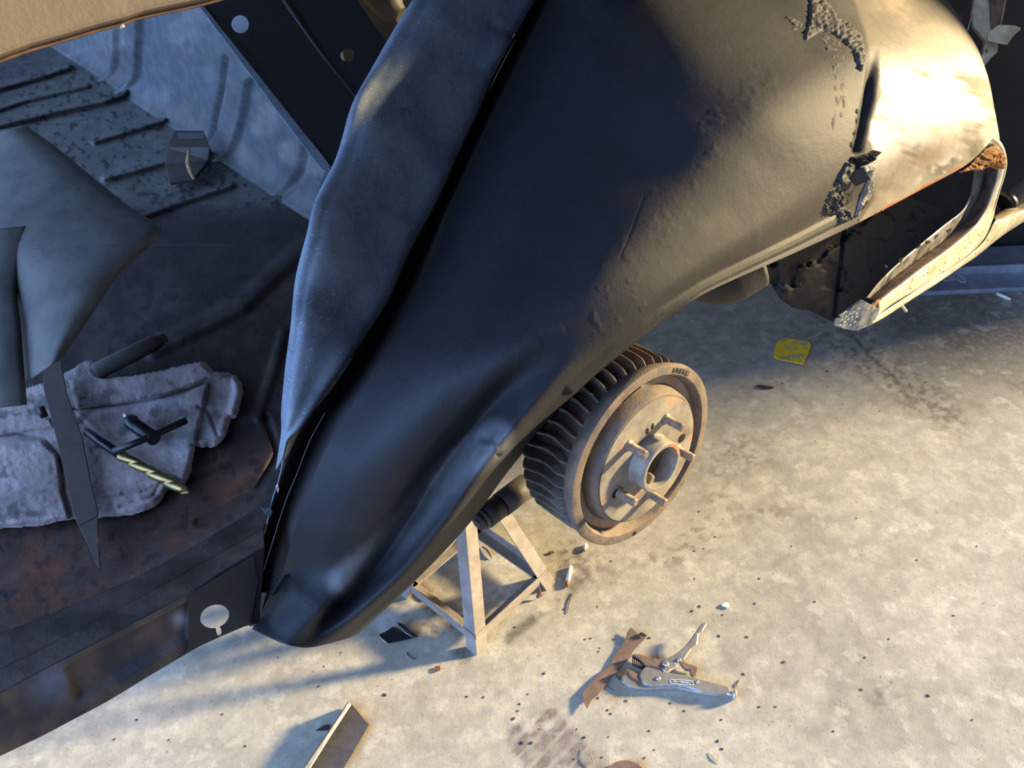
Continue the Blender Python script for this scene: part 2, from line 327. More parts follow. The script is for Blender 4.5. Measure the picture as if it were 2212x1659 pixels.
LE = [.13, .11, .09, .065, .04, .018, .005]+[0]*9                                   # the front half of the wheel house turns inboard
CP = np.array([[PO(q[0], q[1], q[2]+e+max(0, left(c[-1][1])-e)*vv**1.4) for q, vv in zip(c, (0, .06, .15, .35, .5, .75, 1.))] for c, e in zip(cols, LE)])
CP = np.concatenate([CP, CP[-1:]-NN*.45], 0)  # skin carried further inboard out of view, added to block the sun
def skin(u, v): return cr(cr(CP, u, 0), v, 1)
def skin_disp(P, N):
    px, py = proj(P); d = np.zeros(px.shape)
    n = fbm(P, 60, 4, 2)
    wob = pnoise(px, py, .02, 3, 4)
    # recessed groove right of the sealer seam, primer panel edge stands proud behind it
    gr = [(1884, 105), (1880, 160), (1874, 215), (1862, 270), (1850, 325)]
    d -= .012*(1-sst(sdseg(px, py, gr), 3, 15))*sst(py, 95, 190)
    # arch seam dents and ripples on the lower ridge
    rd = 1-sst(sdseg(px, py, [(745, 1255), (830, 1190), (900, 1110), (985, 1010), (1070, 945), (1110, 900)]), 20, 60)
    d += .004*rd*(wob-.5)
    d -= .006*(1-sst(np.hypot(px-1052, py-945), 4, 22)); d += .003*(1-sst(np.hypot(px-1068, py-967), 3, 9)); d -= .004*(1-sst(np.hypot(px-1075, py-982), 2, 8))
    # rough undercoat patches
    rough = np.maximum(1-sst(sdseg(px, py, [(1240, 700), (1330, 600), (1380, 560), (1470, 400), (1560, 260), (1640, 170)]), 15, 80), .15)
    rough = np.maximum(rough, 1-sst(sdseg(px, py, [(1090, 790), (1220, 720), (1400, 640)]), 10, 70))
    d += .0007*rough*(sst(n, .5, .7))
    # cracks of the undercoat
    for pl in ([(1390, 430), (1372, 480), (1352, 530), (1340, 560)], [(632, 1262), (655, 1290), (690, 1318), (715, 1350)], [(690, 1318), (725, 1300), (745, 1285)], [(690, 1318), (675, 1350), (660, 1385)],
               [(548, 1356), (580, 1368), (620, 1385), (650, 1392)]):
        d -= .0006*(1-sst(sdseg(px+6*(n-.5), py+6*(wob-.5), pl), .8, 3.5))
    d += .003*(pnoise(px, py, .006, 3, 8)-.5)
    # pressed flange line along the arch lip
    lp = [(1230, 835), (1330, 745), (1430, 670), (1505, 622), (1600, 575), (1710, 522), (1812, 470)]
    d += .004*(1-sst(sdseg(px, py, lp), 3, 14))
    return P+N*d[..., None], px, py, n
def build_skin():
    u = np.linspace(0, 1, 560); v = np.linspace(0, 1, 300); P = skin(u, v); N = normals(P)
    if (N[260, 150]@(O-P[260, 150])) < 0: N = -N
    P, px, py, n = skin_disp(P, N)
    blk = np.array((.0105, .011, .014)); col = np.ones(P.shape)*blk; rg = np.full(px.shape, .56)
    def blend(c, w, r=None):
        nonlocal col, rg; w = np.clip(w, 0, 1); col = col*(1-w[..., None])+np.array(c)*w[..., None]
        if r is not None: rg = rg*(1-w)+r*w
    n2 = pnoise(px, py, .03, 4, 6); n3 = pnoise(px, py, .012, 4, 16); st = pnoise(px*.25+py*.10, py*1.0-px*.35, .03, 4, 31)
    rg = rg+.22*sst(px+.5*py, 1350, 1700)
    # warm grazing light painted brown-grey towards the rear, then primer behind the seam
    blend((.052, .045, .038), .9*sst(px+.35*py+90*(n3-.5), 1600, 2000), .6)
    seam = np.interp(py, [-200, 0, 100, 150, 200, 300, 340, 430, 520, 600], [1800, 1840, 1872, 1892, 1899, 1874, 1884, 1880, 1836, 1800])
    pr = sst(px-seam+16*(n2-.5), -3, 8); top = sst(py+.2*(px-1850), 60, 200)
    blend((.115, .092, .064), pr, .62)
    blend((.24, .205, .15), pr*(.25+.75*top)*sst(n3, .35, .6), .5)
    band = np.exp(-((py-(255-.32*(px-1890)))/95.)**2)
    blend((.74, .72, .66), pr*band*sst(st+.25*n2, .44, .60), .3)
    blend((.62, .60, .56), pr*np.exp(-((py-(430-.42*(px-1890)))/26.)**2)*sst(n2, .4, .6)*sst(px, 1960, 2010), .4)
    blend((.22, .15, .09), .75*pr*np.exp(-(((px-1985)/75.)**2+((py-(345-.5*(px-1985)))/24.)**2))*sst(n2, .36, .55), .7)
    blend((.30, .22, .15), .6*pr*sst(n3, .55, .7), .6)
    # rust right on the cut edge
    lip = [(1812, 501), (1900, 456), (2000, 402), (2090, 352)]
    dl = sdseg(px, py, lip); blend(L((150, 84, 36)), pr*(1-sst(dl+14*(n2-.5), 1, 5))*sst(n3, .4, .6), .9)
    # shade of the groove painted black
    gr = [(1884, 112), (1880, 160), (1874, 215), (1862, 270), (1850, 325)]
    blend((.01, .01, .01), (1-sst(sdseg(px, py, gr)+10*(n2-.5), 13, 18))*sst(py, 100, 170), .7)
    # sky light painted on the ridge strip and tip, plus warm worn spots
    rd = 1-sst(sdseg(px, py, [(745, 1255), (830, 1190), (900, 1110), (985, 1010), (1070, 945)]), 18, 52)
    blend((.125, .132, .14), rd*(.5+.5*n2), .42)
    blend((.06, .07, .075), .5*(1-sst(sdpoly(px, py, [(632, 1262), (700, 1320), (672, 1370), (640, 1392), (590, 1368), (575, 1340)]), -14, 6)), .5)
    blend((.030, .024, .020), .5*(1-sst(sdseg(px, py, [(1530, 490), (1560, 470), (1600, 520)]), 5, 34)), .7)
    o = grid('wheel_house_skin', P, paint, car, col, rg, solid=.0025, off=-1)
    if normals(P)[260, 150]@(O-P[260, 150]) < 0:
        bm = bmesh.new(); bm.from_mesh(o.data); bmesh.ops.reverse_faces(bm, faces=bm.faces); bm.to_mesh(o.data); bm.free()
    o['label'] = 'black undercoated skin with bare primer behind the seam'
    return P
SK = build_skin(); SKP = np.stack(proj(SK), -1); SKN = normals(SK)
if SKN[260, 150]@(O-SK[260, 150]) < 0: SKN = -SKN
def sk_at(px, py):
    i = np.unravel_index(np.argmin((SKP[..., 0]-px)**2+(SKP[..., 1]-py)**2), SKP.shape[:2]); return SK[i], SKN[i]
def skin_patch(name, poly, amp, scale, m, lift=.0, res=1.8, seed=5, feather=6, rag=7):
    """lumps of sealer that follow the skin inside a pixel outline"""
    pp = np.array(poly, float); x0, y0 = pp.min(0)-12; x1, y1 = pp.max(0)+12
    msk = (SKP[..., 0] > x0) & (SKP[..., 0] < x1) & (SKP[..., 1] > y0) & (SKP[..., 1] < y1)
    ii, jj = np.where(msk); nu, nv = SK.shape[:2]
    u0, u1 = ii.min()/(nu-1), ii.max()/(nu-1); v0, v1 = jj.min()/(nv-1), jj.max()/(nv-1)
    nu2 = int(max(20, np.hypot(*(SKP[ii.max(), (jj.min()+jj.max())//2]-SKP[ii.min(), (jj.min()+jj.max())//2]))/res)); nv2 = int(max(20, np.hypot(*(SKP[(ii.min()+ii.max())//2, jj.max()]-SKP[(ii.min()+ii.max())//2, jj.min()]))/res))
    nu2 = nv2 = 210
    P = skin(np.linspace(u0, u1, nu2), np.linspace(v0, v1, nv2)); N = normals(P)
    if N[nu2//2, nv2//2]@(O-P[nu2//2, nv2//2]) < 0: N = -N
    P, px, py, _ = skin_disp(P, N)
    n = fbm(P, scale, 3, seed); s = sdpoly(px, py, poly)+rag*(pnoise(px, py, .06, 3, seed)-.5)
    w = 1-sst(s, -feather, 0); P = P+N*(w*(lift+amp*np.abs(n-.25)*1.8)-.0006)[..., None]
    keep = s < 1.5; lab = np.where(keep, np.arange(keep.size).reshape(keep.shape)+1, 0)          # keep the biggest connected lump only
    while True:
        q = lab.copy(); q[1:] = np.maximum(q[1:], lab[:-1]); q[:-1] = np.maximum(q[:-1], lab[1:]); q[:, 1:] = np.maximum(q[:, 1:], q[:, :-1]); q[:, :-1] = np.maximum(q[:, :-1], q[:, 1:]); q[~keep] = 0
        if (q == lab).all(): break
        lab = q
    ids, cnt = np.unique(lab[lab > 0], return_counts=True)
    return grid(name, P, m, car, keep=(lab == ids[cnt.argmax()]))
z1 = lambda *a: [(1650+x/6.38, y/6.38) for x, y in a]
z2 = lambda *a: [(1700+x/5.925, 240+y/5.925) for x, y in a]
skin_patch('seam_sealer', z1((560, -120), (780, -120), (820, 20), (900, 60), (1000, 250), (1160, 320), (1330, 480), (1390, 640), (1410, 850), (1360, 1010), (1300, 1010), (1200, 720), (1060, 570), (920, 480), (800, 460), (700, 520), (560, 600), (520, 520), (600, 320), (600, 100)), .0075, 190, sealer, lift=.0035, seed=3)['label'] = 'thick lumpy grey seam sealer'
skin_patch('brushed_sealer', z1((680, 500), (900, 440), (1060, 570), (1130, 760), (1150, 1100), (1140, 1480), (1080, 1640), (1000, 1640), (980, 1750), (920, 2000), (880, 2060), (900, 1640), (930, 1400), (940, 1100), (880, 800), (780, 620)), .0036, 130, sealer, lift=.0014, seed=7)
skin_patch('seam_sealer', z1((230, 180), (350, 230), (470, 280), (560, 330), (520, 440), (330, 470), (300, 450), (380, 380), (270, 300)), .004, 150, sealer, lift=.002, seed=9)
# strips that put the groove's shade in black, and the torn blob at its foot
skin_patch('groove_shade', z2((850, -60), (1040, -60), (1020, 60), (1000, 200), (960, 380), (920, 560), (760, 570), (770, 400), (830, 200)), .007, 160, sealdark, seed=11)
skin_patch('groove_shade', z1((1400, 700), (1500, 650), (1500, 900), (1490, 1180), (1420, 1660), (1250, 1660), (1290, 1300), (1340, 1080), (1420, 900)), .004, 120, sealdark, lift=-.001, seed=12)
skin_patch('torn_sealer', z2((520, 1000), (600, 870), (720, 900), (700, 1050), (690, 1200), (800, 1260), (820, 1400), (640, 1480), (580, 1330), (460, 1310), (440, 1180)), .014, 130, sealer, seed=13)
skin_patch('torn_sealer', z2((600, 860), (720, 640), (830, 660), (860, 760), (800, 880), (720, 960), (620, 920)), .008, 60, blackp, lift=.006, seed=14, rag=3)
skin_patch('torn_sealer', z2((760, 590), (900, 560), (1000, 540), (1110, 480), (1150, 560), (1060, 640), (960, 690), (880, 780), (840, 680)), .016, 150, sealdark, lift=.004, seed=15)
skin_patch('torn_sealer', z2((700, 960), (860, 830), (1000, 740), (1020, 720), (1040, 800), (960, 950), (900, 1150), (820, 1260), (700, 1200), (680, 1090)), .004, 60, sealdark, lift=.001, seed=16)
skin_patch('torn_seam_flange', z2((860, 790), (960, 700), (1060, 620), (1150, 560), (1110, 740), (1080, 950), (1040, 1090), (940, 1220), (880, 1370), (840, 1340), (930, 1060), (1000, 900), (1030, 760), (950, 790), (800, 880)), .003, 120, wornflange, lift=.007, seed=17, feather=4, rag=4)
skin_patch('rust_scale', z2((920, 1180), (1000, 1070), (1040, 1080), (1010, 1180), (920, 1320), (880, 1330)), .008, 220, deeprust, lift=.006, seed=18)
skin_patch('rust_scale', z2((640, 1500), (720, 1500), (860, 1400), (1060, 1300), (1400, 1170), (1640, 1010), (1770, 940), (1770, 975), (1560, 1090), (1430, 1190), (1180, 1300), (1000, 1350), (850, 1430), (740, 1530), (680, 1570)), .007, 220, deeprust, lift=-.001, seed=19, feather=4, rag=8)
# projecting torn tab that throws the wedge of shadow
p0, n0 = sk_at(1832, 392); tb = [sk_at(*q)[0] for q in ((1828, 372), (1842, 352), (1852, 372), (1840, 398))]
slab('torn_tab', [tb[0]-n0*.002, tb[1]+n0*.02, tb[2]+n0*.026, tb[3]+n0*.006], blackp, car, th=.003)
# stamped part number on the skin
def text_mesh(name, body, size, depth, org, xd, yd, m, parent, narrow=1.):
    cu = bpy.data.curves.new(name, 'FONT'); cu.body = body; cu.size = size; cu.extrude = depth; cu.align_x = 'CENTER'; cu.align_y = 'CENTER'
    t = bpy.data.objects.new(name, cu); SC.collection.objects.link(t)
    bpy.context.view_layer.update(); me = bpy.data.meshes.new_from_object(t.evaluated_get(bpy.context.evaluated_depsgraph_get()))
    bpy.data.objects.remove(t); bpy.data.curves.remove(cu)
    xd = np.array(xd, float); xd /= np.linalg.norm(xd); yd = np.array(yd, float); yd -= xd*(yd@xd); yd /= np.linalg.norm(yd); zd = np.cross(xd, yd)
    for v in me.vertices: v.co = Vector(org+xd*v.co.x*narrow+yd*v.co.y+zd*v.co.z)
    me.materials.clear(); me.materials.append(m); o = bpy.data.objects.new(name, me); link(o, parent); return o
pa, na = sk_at(1741, 236); pb, _ = sk_at(1783, 218); pc, nc = sk_at(1762, 227)
text_mesh('stamped_number', 'KX001U', .016, .0011, (pa+pb)/2*.5+pc*.5, pb-pa, np.cross(na, pb-pa), MATS['seam_sealer'], car, .75)
# spot weld nicks and rough beads on the arch lip
for k, pl in enumerate([[(1618, 585), (1652, 566), (1690, 545)], [(1378, 722), (1410, 702), (1432, 690)], [(1240, 845), (1262, 828)]]):
    pts = []
    for a, b in zip(pl[:-1], pl[1:]):
        for t in np.linspace(0, 1, 8)[:-1]:
            q, nq = sk_at(a[0]+(b[0]-a[0])*t, a[1]+(b[1]-a[1])*t+random.uniform(-3, 3)); pts.append(q+nq*.0005)
    tube('weld_bead', pts, [.0012+.0012*random.random() for _ in pts], MATS['seam_sealer'], car, 6)

# --- dark channel and grey zinc panel left of the skin
inn = [(548, 1352), (565, 1275), (600, 1160), (645, 1040), (700, 910), (760, 820), (840, 690), (905, 560), (960, 420), (1000, 333), (1080, 165), (1158, 5), (1200, -70)]
ioff = [o+left(q[1]) for o, q in zip([.13, .17, .17, .168, .19, .20, .22, .245, .26, .27, .28, .30, .31], inn)]
grey_r = [(532, 1346), (548, 1230), (575, 1130), (605, 1035), (652, 925), (722, 835), (790, 730), (856, 600), (915, 495), (965, 385), (1035, 240), (1125, 65), (1180, -40)]
chA = [PO(x+(41 if k else 8), y+(6 if k else 0), o+.0) for k, ((x, y), o) in enumerate(zip(inn, ioff))]; chB = [PO(x, y, o+.10) for (x, y), o in zip(grey_r, ioff)]
chM = [PO(((a[0]+30)*.45+b[0]*.55), (a[1]+b[1])/2, o+.15) for a, b, o in zip(inn, grey_r, ioff)]
def strip3(name, A, M, B, m, parent, nu=120, nv=16, **k):
    P = np.stack([A, M, B], 1); return grid(name, cr(cr(P, np.linspace(0, 1, nu), 0), np.linspace(0, 1, nv), 1), m, parent, solid=.002, **k)
strip3('drip_channel', chA, chM, chB, mat('channel_paint', (.008, .006, .007), .8, 0, va=.3, vs=30, bump=.0005, bs=150), car)
# thin turned edges that catch light
def edge_tube(name, pl, offs, r, m, n=60): return tube(name, [PO(x, y, o+left(y)) for (x, y), o in zip(pl, offs)], r, m, car, 6, n)
edge_tube('channel_lip', [(560, 1262), (586, 1180), (616, 1085), (641, 1025), (668, 955), (703, 890)], [.18, .165, .155, .155, .16, .18], .0006, sheetm)
edge_tube('channel_lip', [(553, 1204), (572, 1150), (590, 1075), (603, 1035), (618, 965), (630, 932)], [.29, .28, .275, .27, .27, .27], .0014, MATS['zinc_primer'])
gl = [(600, 1010), (612, 930), (612, 880), (618, 800), (630, 700), (640, 600), (665, 500), (682, 432), (727, 340), (760, 230), (800, 155), (860, 50), (905, -20), (940, -80)]
gr = [(612, 985), (622, 950), (650, 925), (700, 850), (756, 772), (805, 700), (842, 640), (880, 552), (950, 420), (985, 340), (1033, 240), (1060, 175), (1110, 80), (1190, -60)]
go = [o+left(q[1]) for o, q in zip([.27, .27, .27, .28, .29, .31, .32, .33, .35, .36, .37, .375, .38, .40], gr)]
G = np.array([[PO(x1+(x0-x1)*t, y1+(y0-y1)*t, o+d) for t, d in ((0, 0), (.08, -.006), (.3, 0), (.6, .005), (.85, .02), (1, .06))] for (x0, y0), (x1, y1), o in zip(gl, gr, go)])
G = np.concatenate([G, (G[:, -1]+V(700., 500.)*.22+RT*.03)[:, None]], 1)            # the tub turns inboard behind its rolled edge
GP = cr(cr(G, np.linspace(0, 1, 160), 0), np.linspace(0, 1, 60), 1)
gx, gy = proj(GP); gn = normals(GP); gn *= np.sign((gn*(O-GP)).sum(-1))[..., None]
GP = GP-gn*(.005*(1-sst(sdseg(gx, gy, [(1062, 52), (1085, 64), (1115, 82)]), 2, 8)))[..., None]+gn*(.0015*(pnoise(gx, gy, .01, 3, 4)-.5))[..., None]
grid('inner_wheel_panel', GP, zinc, car, solid=.002)['label'] = 'blue-grey speckled galvanised panel'
gr2 = [PO(x, y, o+.002) for (x, y), o in zip(gr[4:], go[4:])]; gr3 = [PO(x+3, y+3, o+.012) for (x, y), o in zip(gr[4:], go[4:])]
strip3('rust_edge', gr2, (np.array(gr2)+np.array(gr3))/2, gr3, edgerust, car, 90, 4)
# folded bottom piece with torn edge at the skin's tip
slab('corner_tab', [PO(q[0], q[1], q[2]+left(q[1])) for q in ((548, 1352, .19), (560, 1330, .175), (588, 1280, .16), (612, 1243, .15), (630, 1238, .15), (632, 1258, .15), (600, 1300, .16), (574, 1345, .175), (564, 1364, .18))], blackp, car, th=.002)
slab('corner_tab', [PO(q[0], q[1], q[2]+left(q[1])) for q in ((540, 1352, .24), (549, 1300, .23), (556, 1280, .23), (578, 1278, .2), (566, 1320, .21), (552, 1350, .22))], MATS['black_paint'], car, th=.002)
# torn white paint flakes on the channel edge
slab('torn_flake', [PO(q[0], q[1], q[2]+left(q[1])) for q in ((562, 1094, .27), (572, 1099, .27), (583, 1096, .27), (588, 1104, .27), (583, 1115, .27), (571, 1110, .27))], MATS['zinc_primer'], car, th=.0012)
slab('torn_flake', [PO(q[0], q[1], q[2]+left(q[1])) for q in ((595, 1050, .26), (600, 1046, .26), (602, 1056, .26), (600, 1064, .26))], white, car, th=.0012)

# --- rocker (sill) with oval hole
sb = [(-90, 1676), (0, 1632), (100, 1584), (222, 1519), (330, 1455), (430, 1396), (480, 1372), (526, 1354), (560, 1345)]
st_ = [(-90, 1546), (0, 1497), (128, 1430), (220, 1382), (290, 1345), (411, 1280), (470, 1240), (520, 1210), (572, 1180)]
def rockP(px, py):                                                                  # slightly tucked face
    a = PZ(-40., 1652., .44); b = PZ(526., 1354., .46); d = b-a; d[2] = 0; d /= np.linalg.norm(d); nrm = np.array([d[1], -d[0], 0.]); nrm = nrm*.96+np.array([0, 0, .28]); return plane_hit(px, py, a, nrm/np.linalg.norm(nrm)), nrm/np.linalg.norm(nrm)
RP = np.array([[rockP(x1+(x0-x1)*t, y1+(y0-y1)*t)[0] for t in np.linspace(0, 1, 40)] for (x0, y0), (x1, y1) in zip(sb, st_)])
RP = cr(RP, np.linspace(0, 1, 260), 0); rn = rockP(0, 0)[1]
rx, ry = proj(RP)
rec = (1-sst(rx+.1*(ry-1400), 400, 412))*sst(rx-.28*(ry-1450), 135, 165); mid = 1
band = sst(ry-np.interp(rx, [0, 128, 290, 411, 572], [1497, 1430, 1345, 1280, 1180]), 14, 26)*(1-sst(ry-np.interp(rx, [0, 222, 430, 526], [1632, 1519, 1396, 1354]), -42, -24))
RP = RP-rn*(.012*rec*band+.004*(pnoise(rx, ry, .008, 3, 3)-.5))[..., None]
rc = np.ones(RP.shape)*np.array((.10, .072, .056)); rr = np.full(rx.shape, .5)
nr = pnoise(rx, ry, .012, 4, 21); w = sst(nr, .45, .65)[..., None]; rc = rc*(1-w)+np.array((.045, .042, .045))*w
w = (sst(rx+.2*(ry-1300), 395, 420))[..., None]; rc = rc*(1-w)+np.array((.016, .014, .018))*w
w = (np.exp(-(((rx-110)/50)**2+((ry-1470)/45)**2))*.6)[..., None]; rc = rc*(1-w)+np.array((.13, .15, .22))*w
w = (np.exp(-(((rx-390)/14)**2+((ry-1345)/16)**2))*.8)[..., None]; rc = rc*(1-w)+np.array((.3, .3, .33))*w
hole = ((rx-463)*.94-(ry-1330)*-.34)**2/31**2+((rx-463)*-.34*-1+(ry-1330)*.94)**2/26**2
hx, hy = (rx-463), (ry-1330); ca, sa = math.cos(-.35), math.sin(-.35); e = ((hx*ca+hy*sa)/32)**2+((-hx*sa+hy*ca)/25)**2
tail = sdseg(rx, ry, [(466, 1350), (472, 1366)])
# finer grid around the hole is cut as polygon faces
keep = (e > 1) & (tail > 5.5)
def rock_hole():
    # build rocker as grid minus hole block, then a dense ring block
    blk = (rx > 418) & (rx < 508) & (ry > 1290) & (ry < 1376)
    k2 = ~(blk & (e < 2.0)) & ~(tail < 16)
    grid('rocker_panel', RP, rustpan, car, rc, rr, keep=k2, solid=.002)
    lp = []
    for k in range(48):
        an = math.radians(75+10+k*340/47.); rr0 = 1/math.sqrt((math.cos(an-(-.35))/32)**2+(math.sin(an-(-.35))/25)**2); lp.append((463+rr0*math.cos(an), 1330+rr0*math.sin(an)))
    lp += [(477, 1357), (478, 1365), (476, 1370), (472, 1372), (468, 1369), (466, 1361)]
    bo = [(403, 1288), (440, 1264), (500, 1226), (545, 1200), (556, 1250), (548, 1300), (540, 1346), (526, 1352), (480, 1371), (430, 1394), (404, 1408), (408, 1350)]
    slab('rocker_reinforcement', [rockP(*q)[0]+rn*.0015 for q in bo], blackp, car, th=.0015, holes=[[rockP(*q)[0]+rn*.0015 for q in lp]])
rock_hole()
# sill top ledge and pan
FZ = .49
def strip_px(name, top, bot, zt, zb, m, col, n=160, nv=12, noise=.003, solid=.002):
    A = [PZ(x, y, zt) for x, y in top]; B = [rockP(*q)[0] if zb is None else PZ(q[0], q[1], zb) for q in bot]
    P = ruled(B, A, n, nv); x, y = proj(P); P[..., 2] += noise*(pnoise(x, y, .012, 3, 2)-.5)
    c = np.ones(P.shape)*np.array(col); q = sst(pnoise(x*.5, y, .02, 4, 5), .4, .65)[..., None]; c = c*(1-q)+np.array(col)*.45*q
    dk = sst(x, 440, 500)[..., None]*(1-sst(y, 1150, 1175))[..., None]
    return grid(name, P, m, car, c, np.full(x.shape, .55), solid=solid)
lt = [(-90, 1495), (0, 1449), (128, 1384), (220, 1336), (290, 1300), (402, 1238), (470, 1200), (520, 1172), (570, 1144)]
strip_px('sill_ledge', lt, st_, .55, None, rustpan, (.062, .043, .033))
lt2 = [(-90, 1410), (0, 1370), (128, 1320), (220, 1280), (290, 1250), (402, 1190), (470, 1150), (530, 1115), (590, 1075)]
strip_px('sill_step', lt2, lt, .535, .55, rustpan, (.052, .034, .027))
def build_pan():
    xs = np.linspace(-150, 870, 260); ys = np.concatenate([np.linspace(1440, 455, 260)])
    X, Y = np.meshgrid(xs, ys, indexing='ij'); z = FZ+0*X
    edge = np.interp(X, [-90, 0, 128, 220, 290, 402, 470, 530, 590, 700], [1410, 1370, 1320, 1280, 1250, 1190, 1150, 1115, 1075, 1000])
    Y = np.minimum(Y, edge+0*Y+2)
    z = z+.04*sst(Y-edge, -75, 0)
    n = pnoise(X, Y, .02, 4, 3); n2 = pnoise(X, Y, .007, 4, 8)
    z += .006*(n2-.5)
    # pressed swages
    z += .010*(1-sst(sdseg(X, Y, [(330, 755), (520, 660), (640, 545), (665, 530)]), 4, 30))
    z += .008*(1-sst(sdseg(X, Y, [(555, 900), (590, 800), (612, 720)]), 3, 16)); z -= .01*(1-sst(sdseg(X, Y, [(575, 905), (600, 980), (560, 1060), (430, 1130)]), 3, 14))
    P = PZ(X, Y, z); kp = (sdseg(X, Y, [(0, 0), (1, 0)]) > 0) & (X < np.interp(Y, [432, 600, 800, 1000, 1100, 1200], [860, 830, 800, 740, 680, 620]))
    c = np.ones(P.shape)*np.array((.055, .042, .039)); q = sst(n, .42, .62)[..., None]; c = c*(1-q)+np.array((.032, .025, .024))*q
    low = sst(Y, 1000, 1180)[..., None]; c = c*(1-low*.6)+np.array((.075, .040, .029))*low*.6
    q = (sst(pnoise(X, Y, .013, 4, 30), .52, .66)*(sst(Y, 1080, 1200)+.6*np.exp(-(((X-470)/70)**2+((Y-1060)/60)**2))))[..., None]; q = np.clip(q, 0, 1); c = c*(1-q)+np.array((.095, .040, .022))*q
    q = (sst(pnoise(X, Y, .05, 3, 40), .6, .68)*.7)[..., None]; c = c*(1-q)+np.array((.018, .016, .016))*q
    q = (.6*np.exp(-(((X-250-(1310-Y)*1.5)/260)**2+((Y-1310+.55*(X-200))/18)**2)))[..., None]; c = c*(1-q)+np.array((.10, .09, .085))*q
    q = (1-sst(Y+40*(n-.5), 480, 640))[..., None]; c = c*(1-q)+np.array((.032, .025, .024))*q
    return grid('floor_pan', P, rustpan, car, c, np.full(X.shape, .6), keep=kp, solid=.002)
build_pan()
# ribbed rear floor and light blue-grey side wall behind it
bA = PZ(285., 190., FZ); bB = PZ(690., 455., FZ); bd = bB-bA; bd /= np.linalg.norm(bd); bn = np.array([bd[1], -bd[0], 0.]); bn *= np.sign(bn@(O-bA))
def build_rear():
    xs = np.linspace(-160, 880, 290); ys = np.linspace(30, 530, 180); X, Y = np.meshgrid(xs, ys, indexing='ij')
    z = FZ+.003*(pnoise(X, Y, .01, 3, 9)-.5)
    for pl, h, w in (([(-60, 285), (0, 270), (120, 240), (225, 218), (268, 203), (290, 180)], .020, 9), ([(-60, 205), (0, 190), (100, 162), (150, 145)], .016, 8), ([(203, 306), (270, 285), (358, 258)], .016, 8), ([(225, 385), (290, 368), (370, 345), (450, 330)], .018, 9), ([(300, 470), (380, 440), (500, 400)], .014, 9), ([(-60, 255), (60, 215), (190, 185)], .012, 7)):
        z += h*(1-sst(sdseg(X, Y, pl), 1, w))
    P = PZ(X, Y, z); lim = np.interp(X, [0, 285, 690, 760], [10, 190, 455, 500]); kp = Y > lim-12
    n = pnoise(X, Y, .03, 4, 4); n2 = pnoise(X, Y, .10, 3, 14); c = np.ones(P.shape)*np.array(L((90, 90, 86)))
    q = (.6*sst(n, .4, .62))[..., None]; c = c*(1-q)+np.array((.14, .13, .13))*q
    q = (.85*sst(n2, .60, .68))[..., None]; c = c*(1-q)+np.array((.02, .018, .016))*q
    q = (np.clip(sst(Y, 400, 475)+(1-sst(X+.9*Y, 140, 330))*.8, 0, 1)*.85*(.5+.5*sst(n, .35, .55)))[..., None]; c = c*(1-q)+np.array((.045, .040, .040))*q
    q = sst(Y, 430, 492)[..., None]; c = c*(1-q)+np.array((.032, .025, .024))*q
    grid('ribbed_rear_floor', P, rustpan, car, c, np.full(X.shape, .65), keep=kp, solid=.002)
    us = np.linspace(-1.6, 1.12, 320); LB = np.linalg.norm(bB-bA); zs = np.linspace(0, .74, 100); U, Z = np.meshgrid(us, zs, indexing='ij')  # wall extended out of view to keep sun off the ribbed floor
    P = bA+bd*(U*LB)[..., None]+np.array([0, 0, 1.])*Z[..., None]; X, Y = proj(P)
    d = .05*np.exp(-Z/.03)
    for pl, h, w in (([(304, 30), (297, 160), (285, 195)], .022, 8), ([(252, 60), (250, 160), (235, 190)], .018, 8), ([(488, 127), (478, 200), (466, 262), (470, 330)], -.018, 7), ([(540, 165), (522, 260), (506, 330), (480, 362)], .020, 9), ([(660, 320), (650, 370), (625, 430)], -.02, 12)):
        d = d+h*(1-sst(sdseg(X, Y, pl), 1, w))
    d += .012*(pnoise(X, Y, .008, 3, 5)-.5)
    P = P+bn*d[..., None]; n = pnoise(X, Y, .03, 4, 22); n2 = pnoise(X, Y, .012, 4, 23)
    c = np.ones(P.shape)*np.array(L((86, 91, 95))); q = (.6*sst(n2, .45, .65))[..., None]; c = c*(1-q)+np.array(L((124, 124, 122)))*q
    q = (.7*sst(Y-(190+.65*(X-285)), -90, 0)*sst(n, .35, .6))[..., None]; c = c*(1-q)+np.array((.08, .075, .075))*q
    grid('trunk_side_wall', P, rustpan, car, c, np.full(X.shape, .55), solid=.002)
build_rear()
# small black bracket standing on the ribbed floor with a scrap on it
bz = lambda x, y, z: PZ(float(x), float(y), z)
br = [(380, 289), (441, 289), (456, 325), (452, 354), (420, 394), (369, 401), (358, 362), (362, 325)]
slab('seat_bracket', [bz(x, y, FZ+.06-.03*(y > 350)) for x, y in br], darkbrown, car, th=.012, bev=.002)
tube('bracket_scrap', [bz(408, 325, FZ+.085), bz(406, 350, FZ+.075), bz(412, 372, FZ+.06), bz(420, 388, FZ+.05)], [.004, .007, .006, .004], MATS['dry_twig'], car, 8, 12, flat=.5)
slab('bracket_rim', [bz(x, y, FZ+.072) for x, y in ((382, 290), (441, 289), (442, 299), (386, 300))], sheetm, car, th=.003)

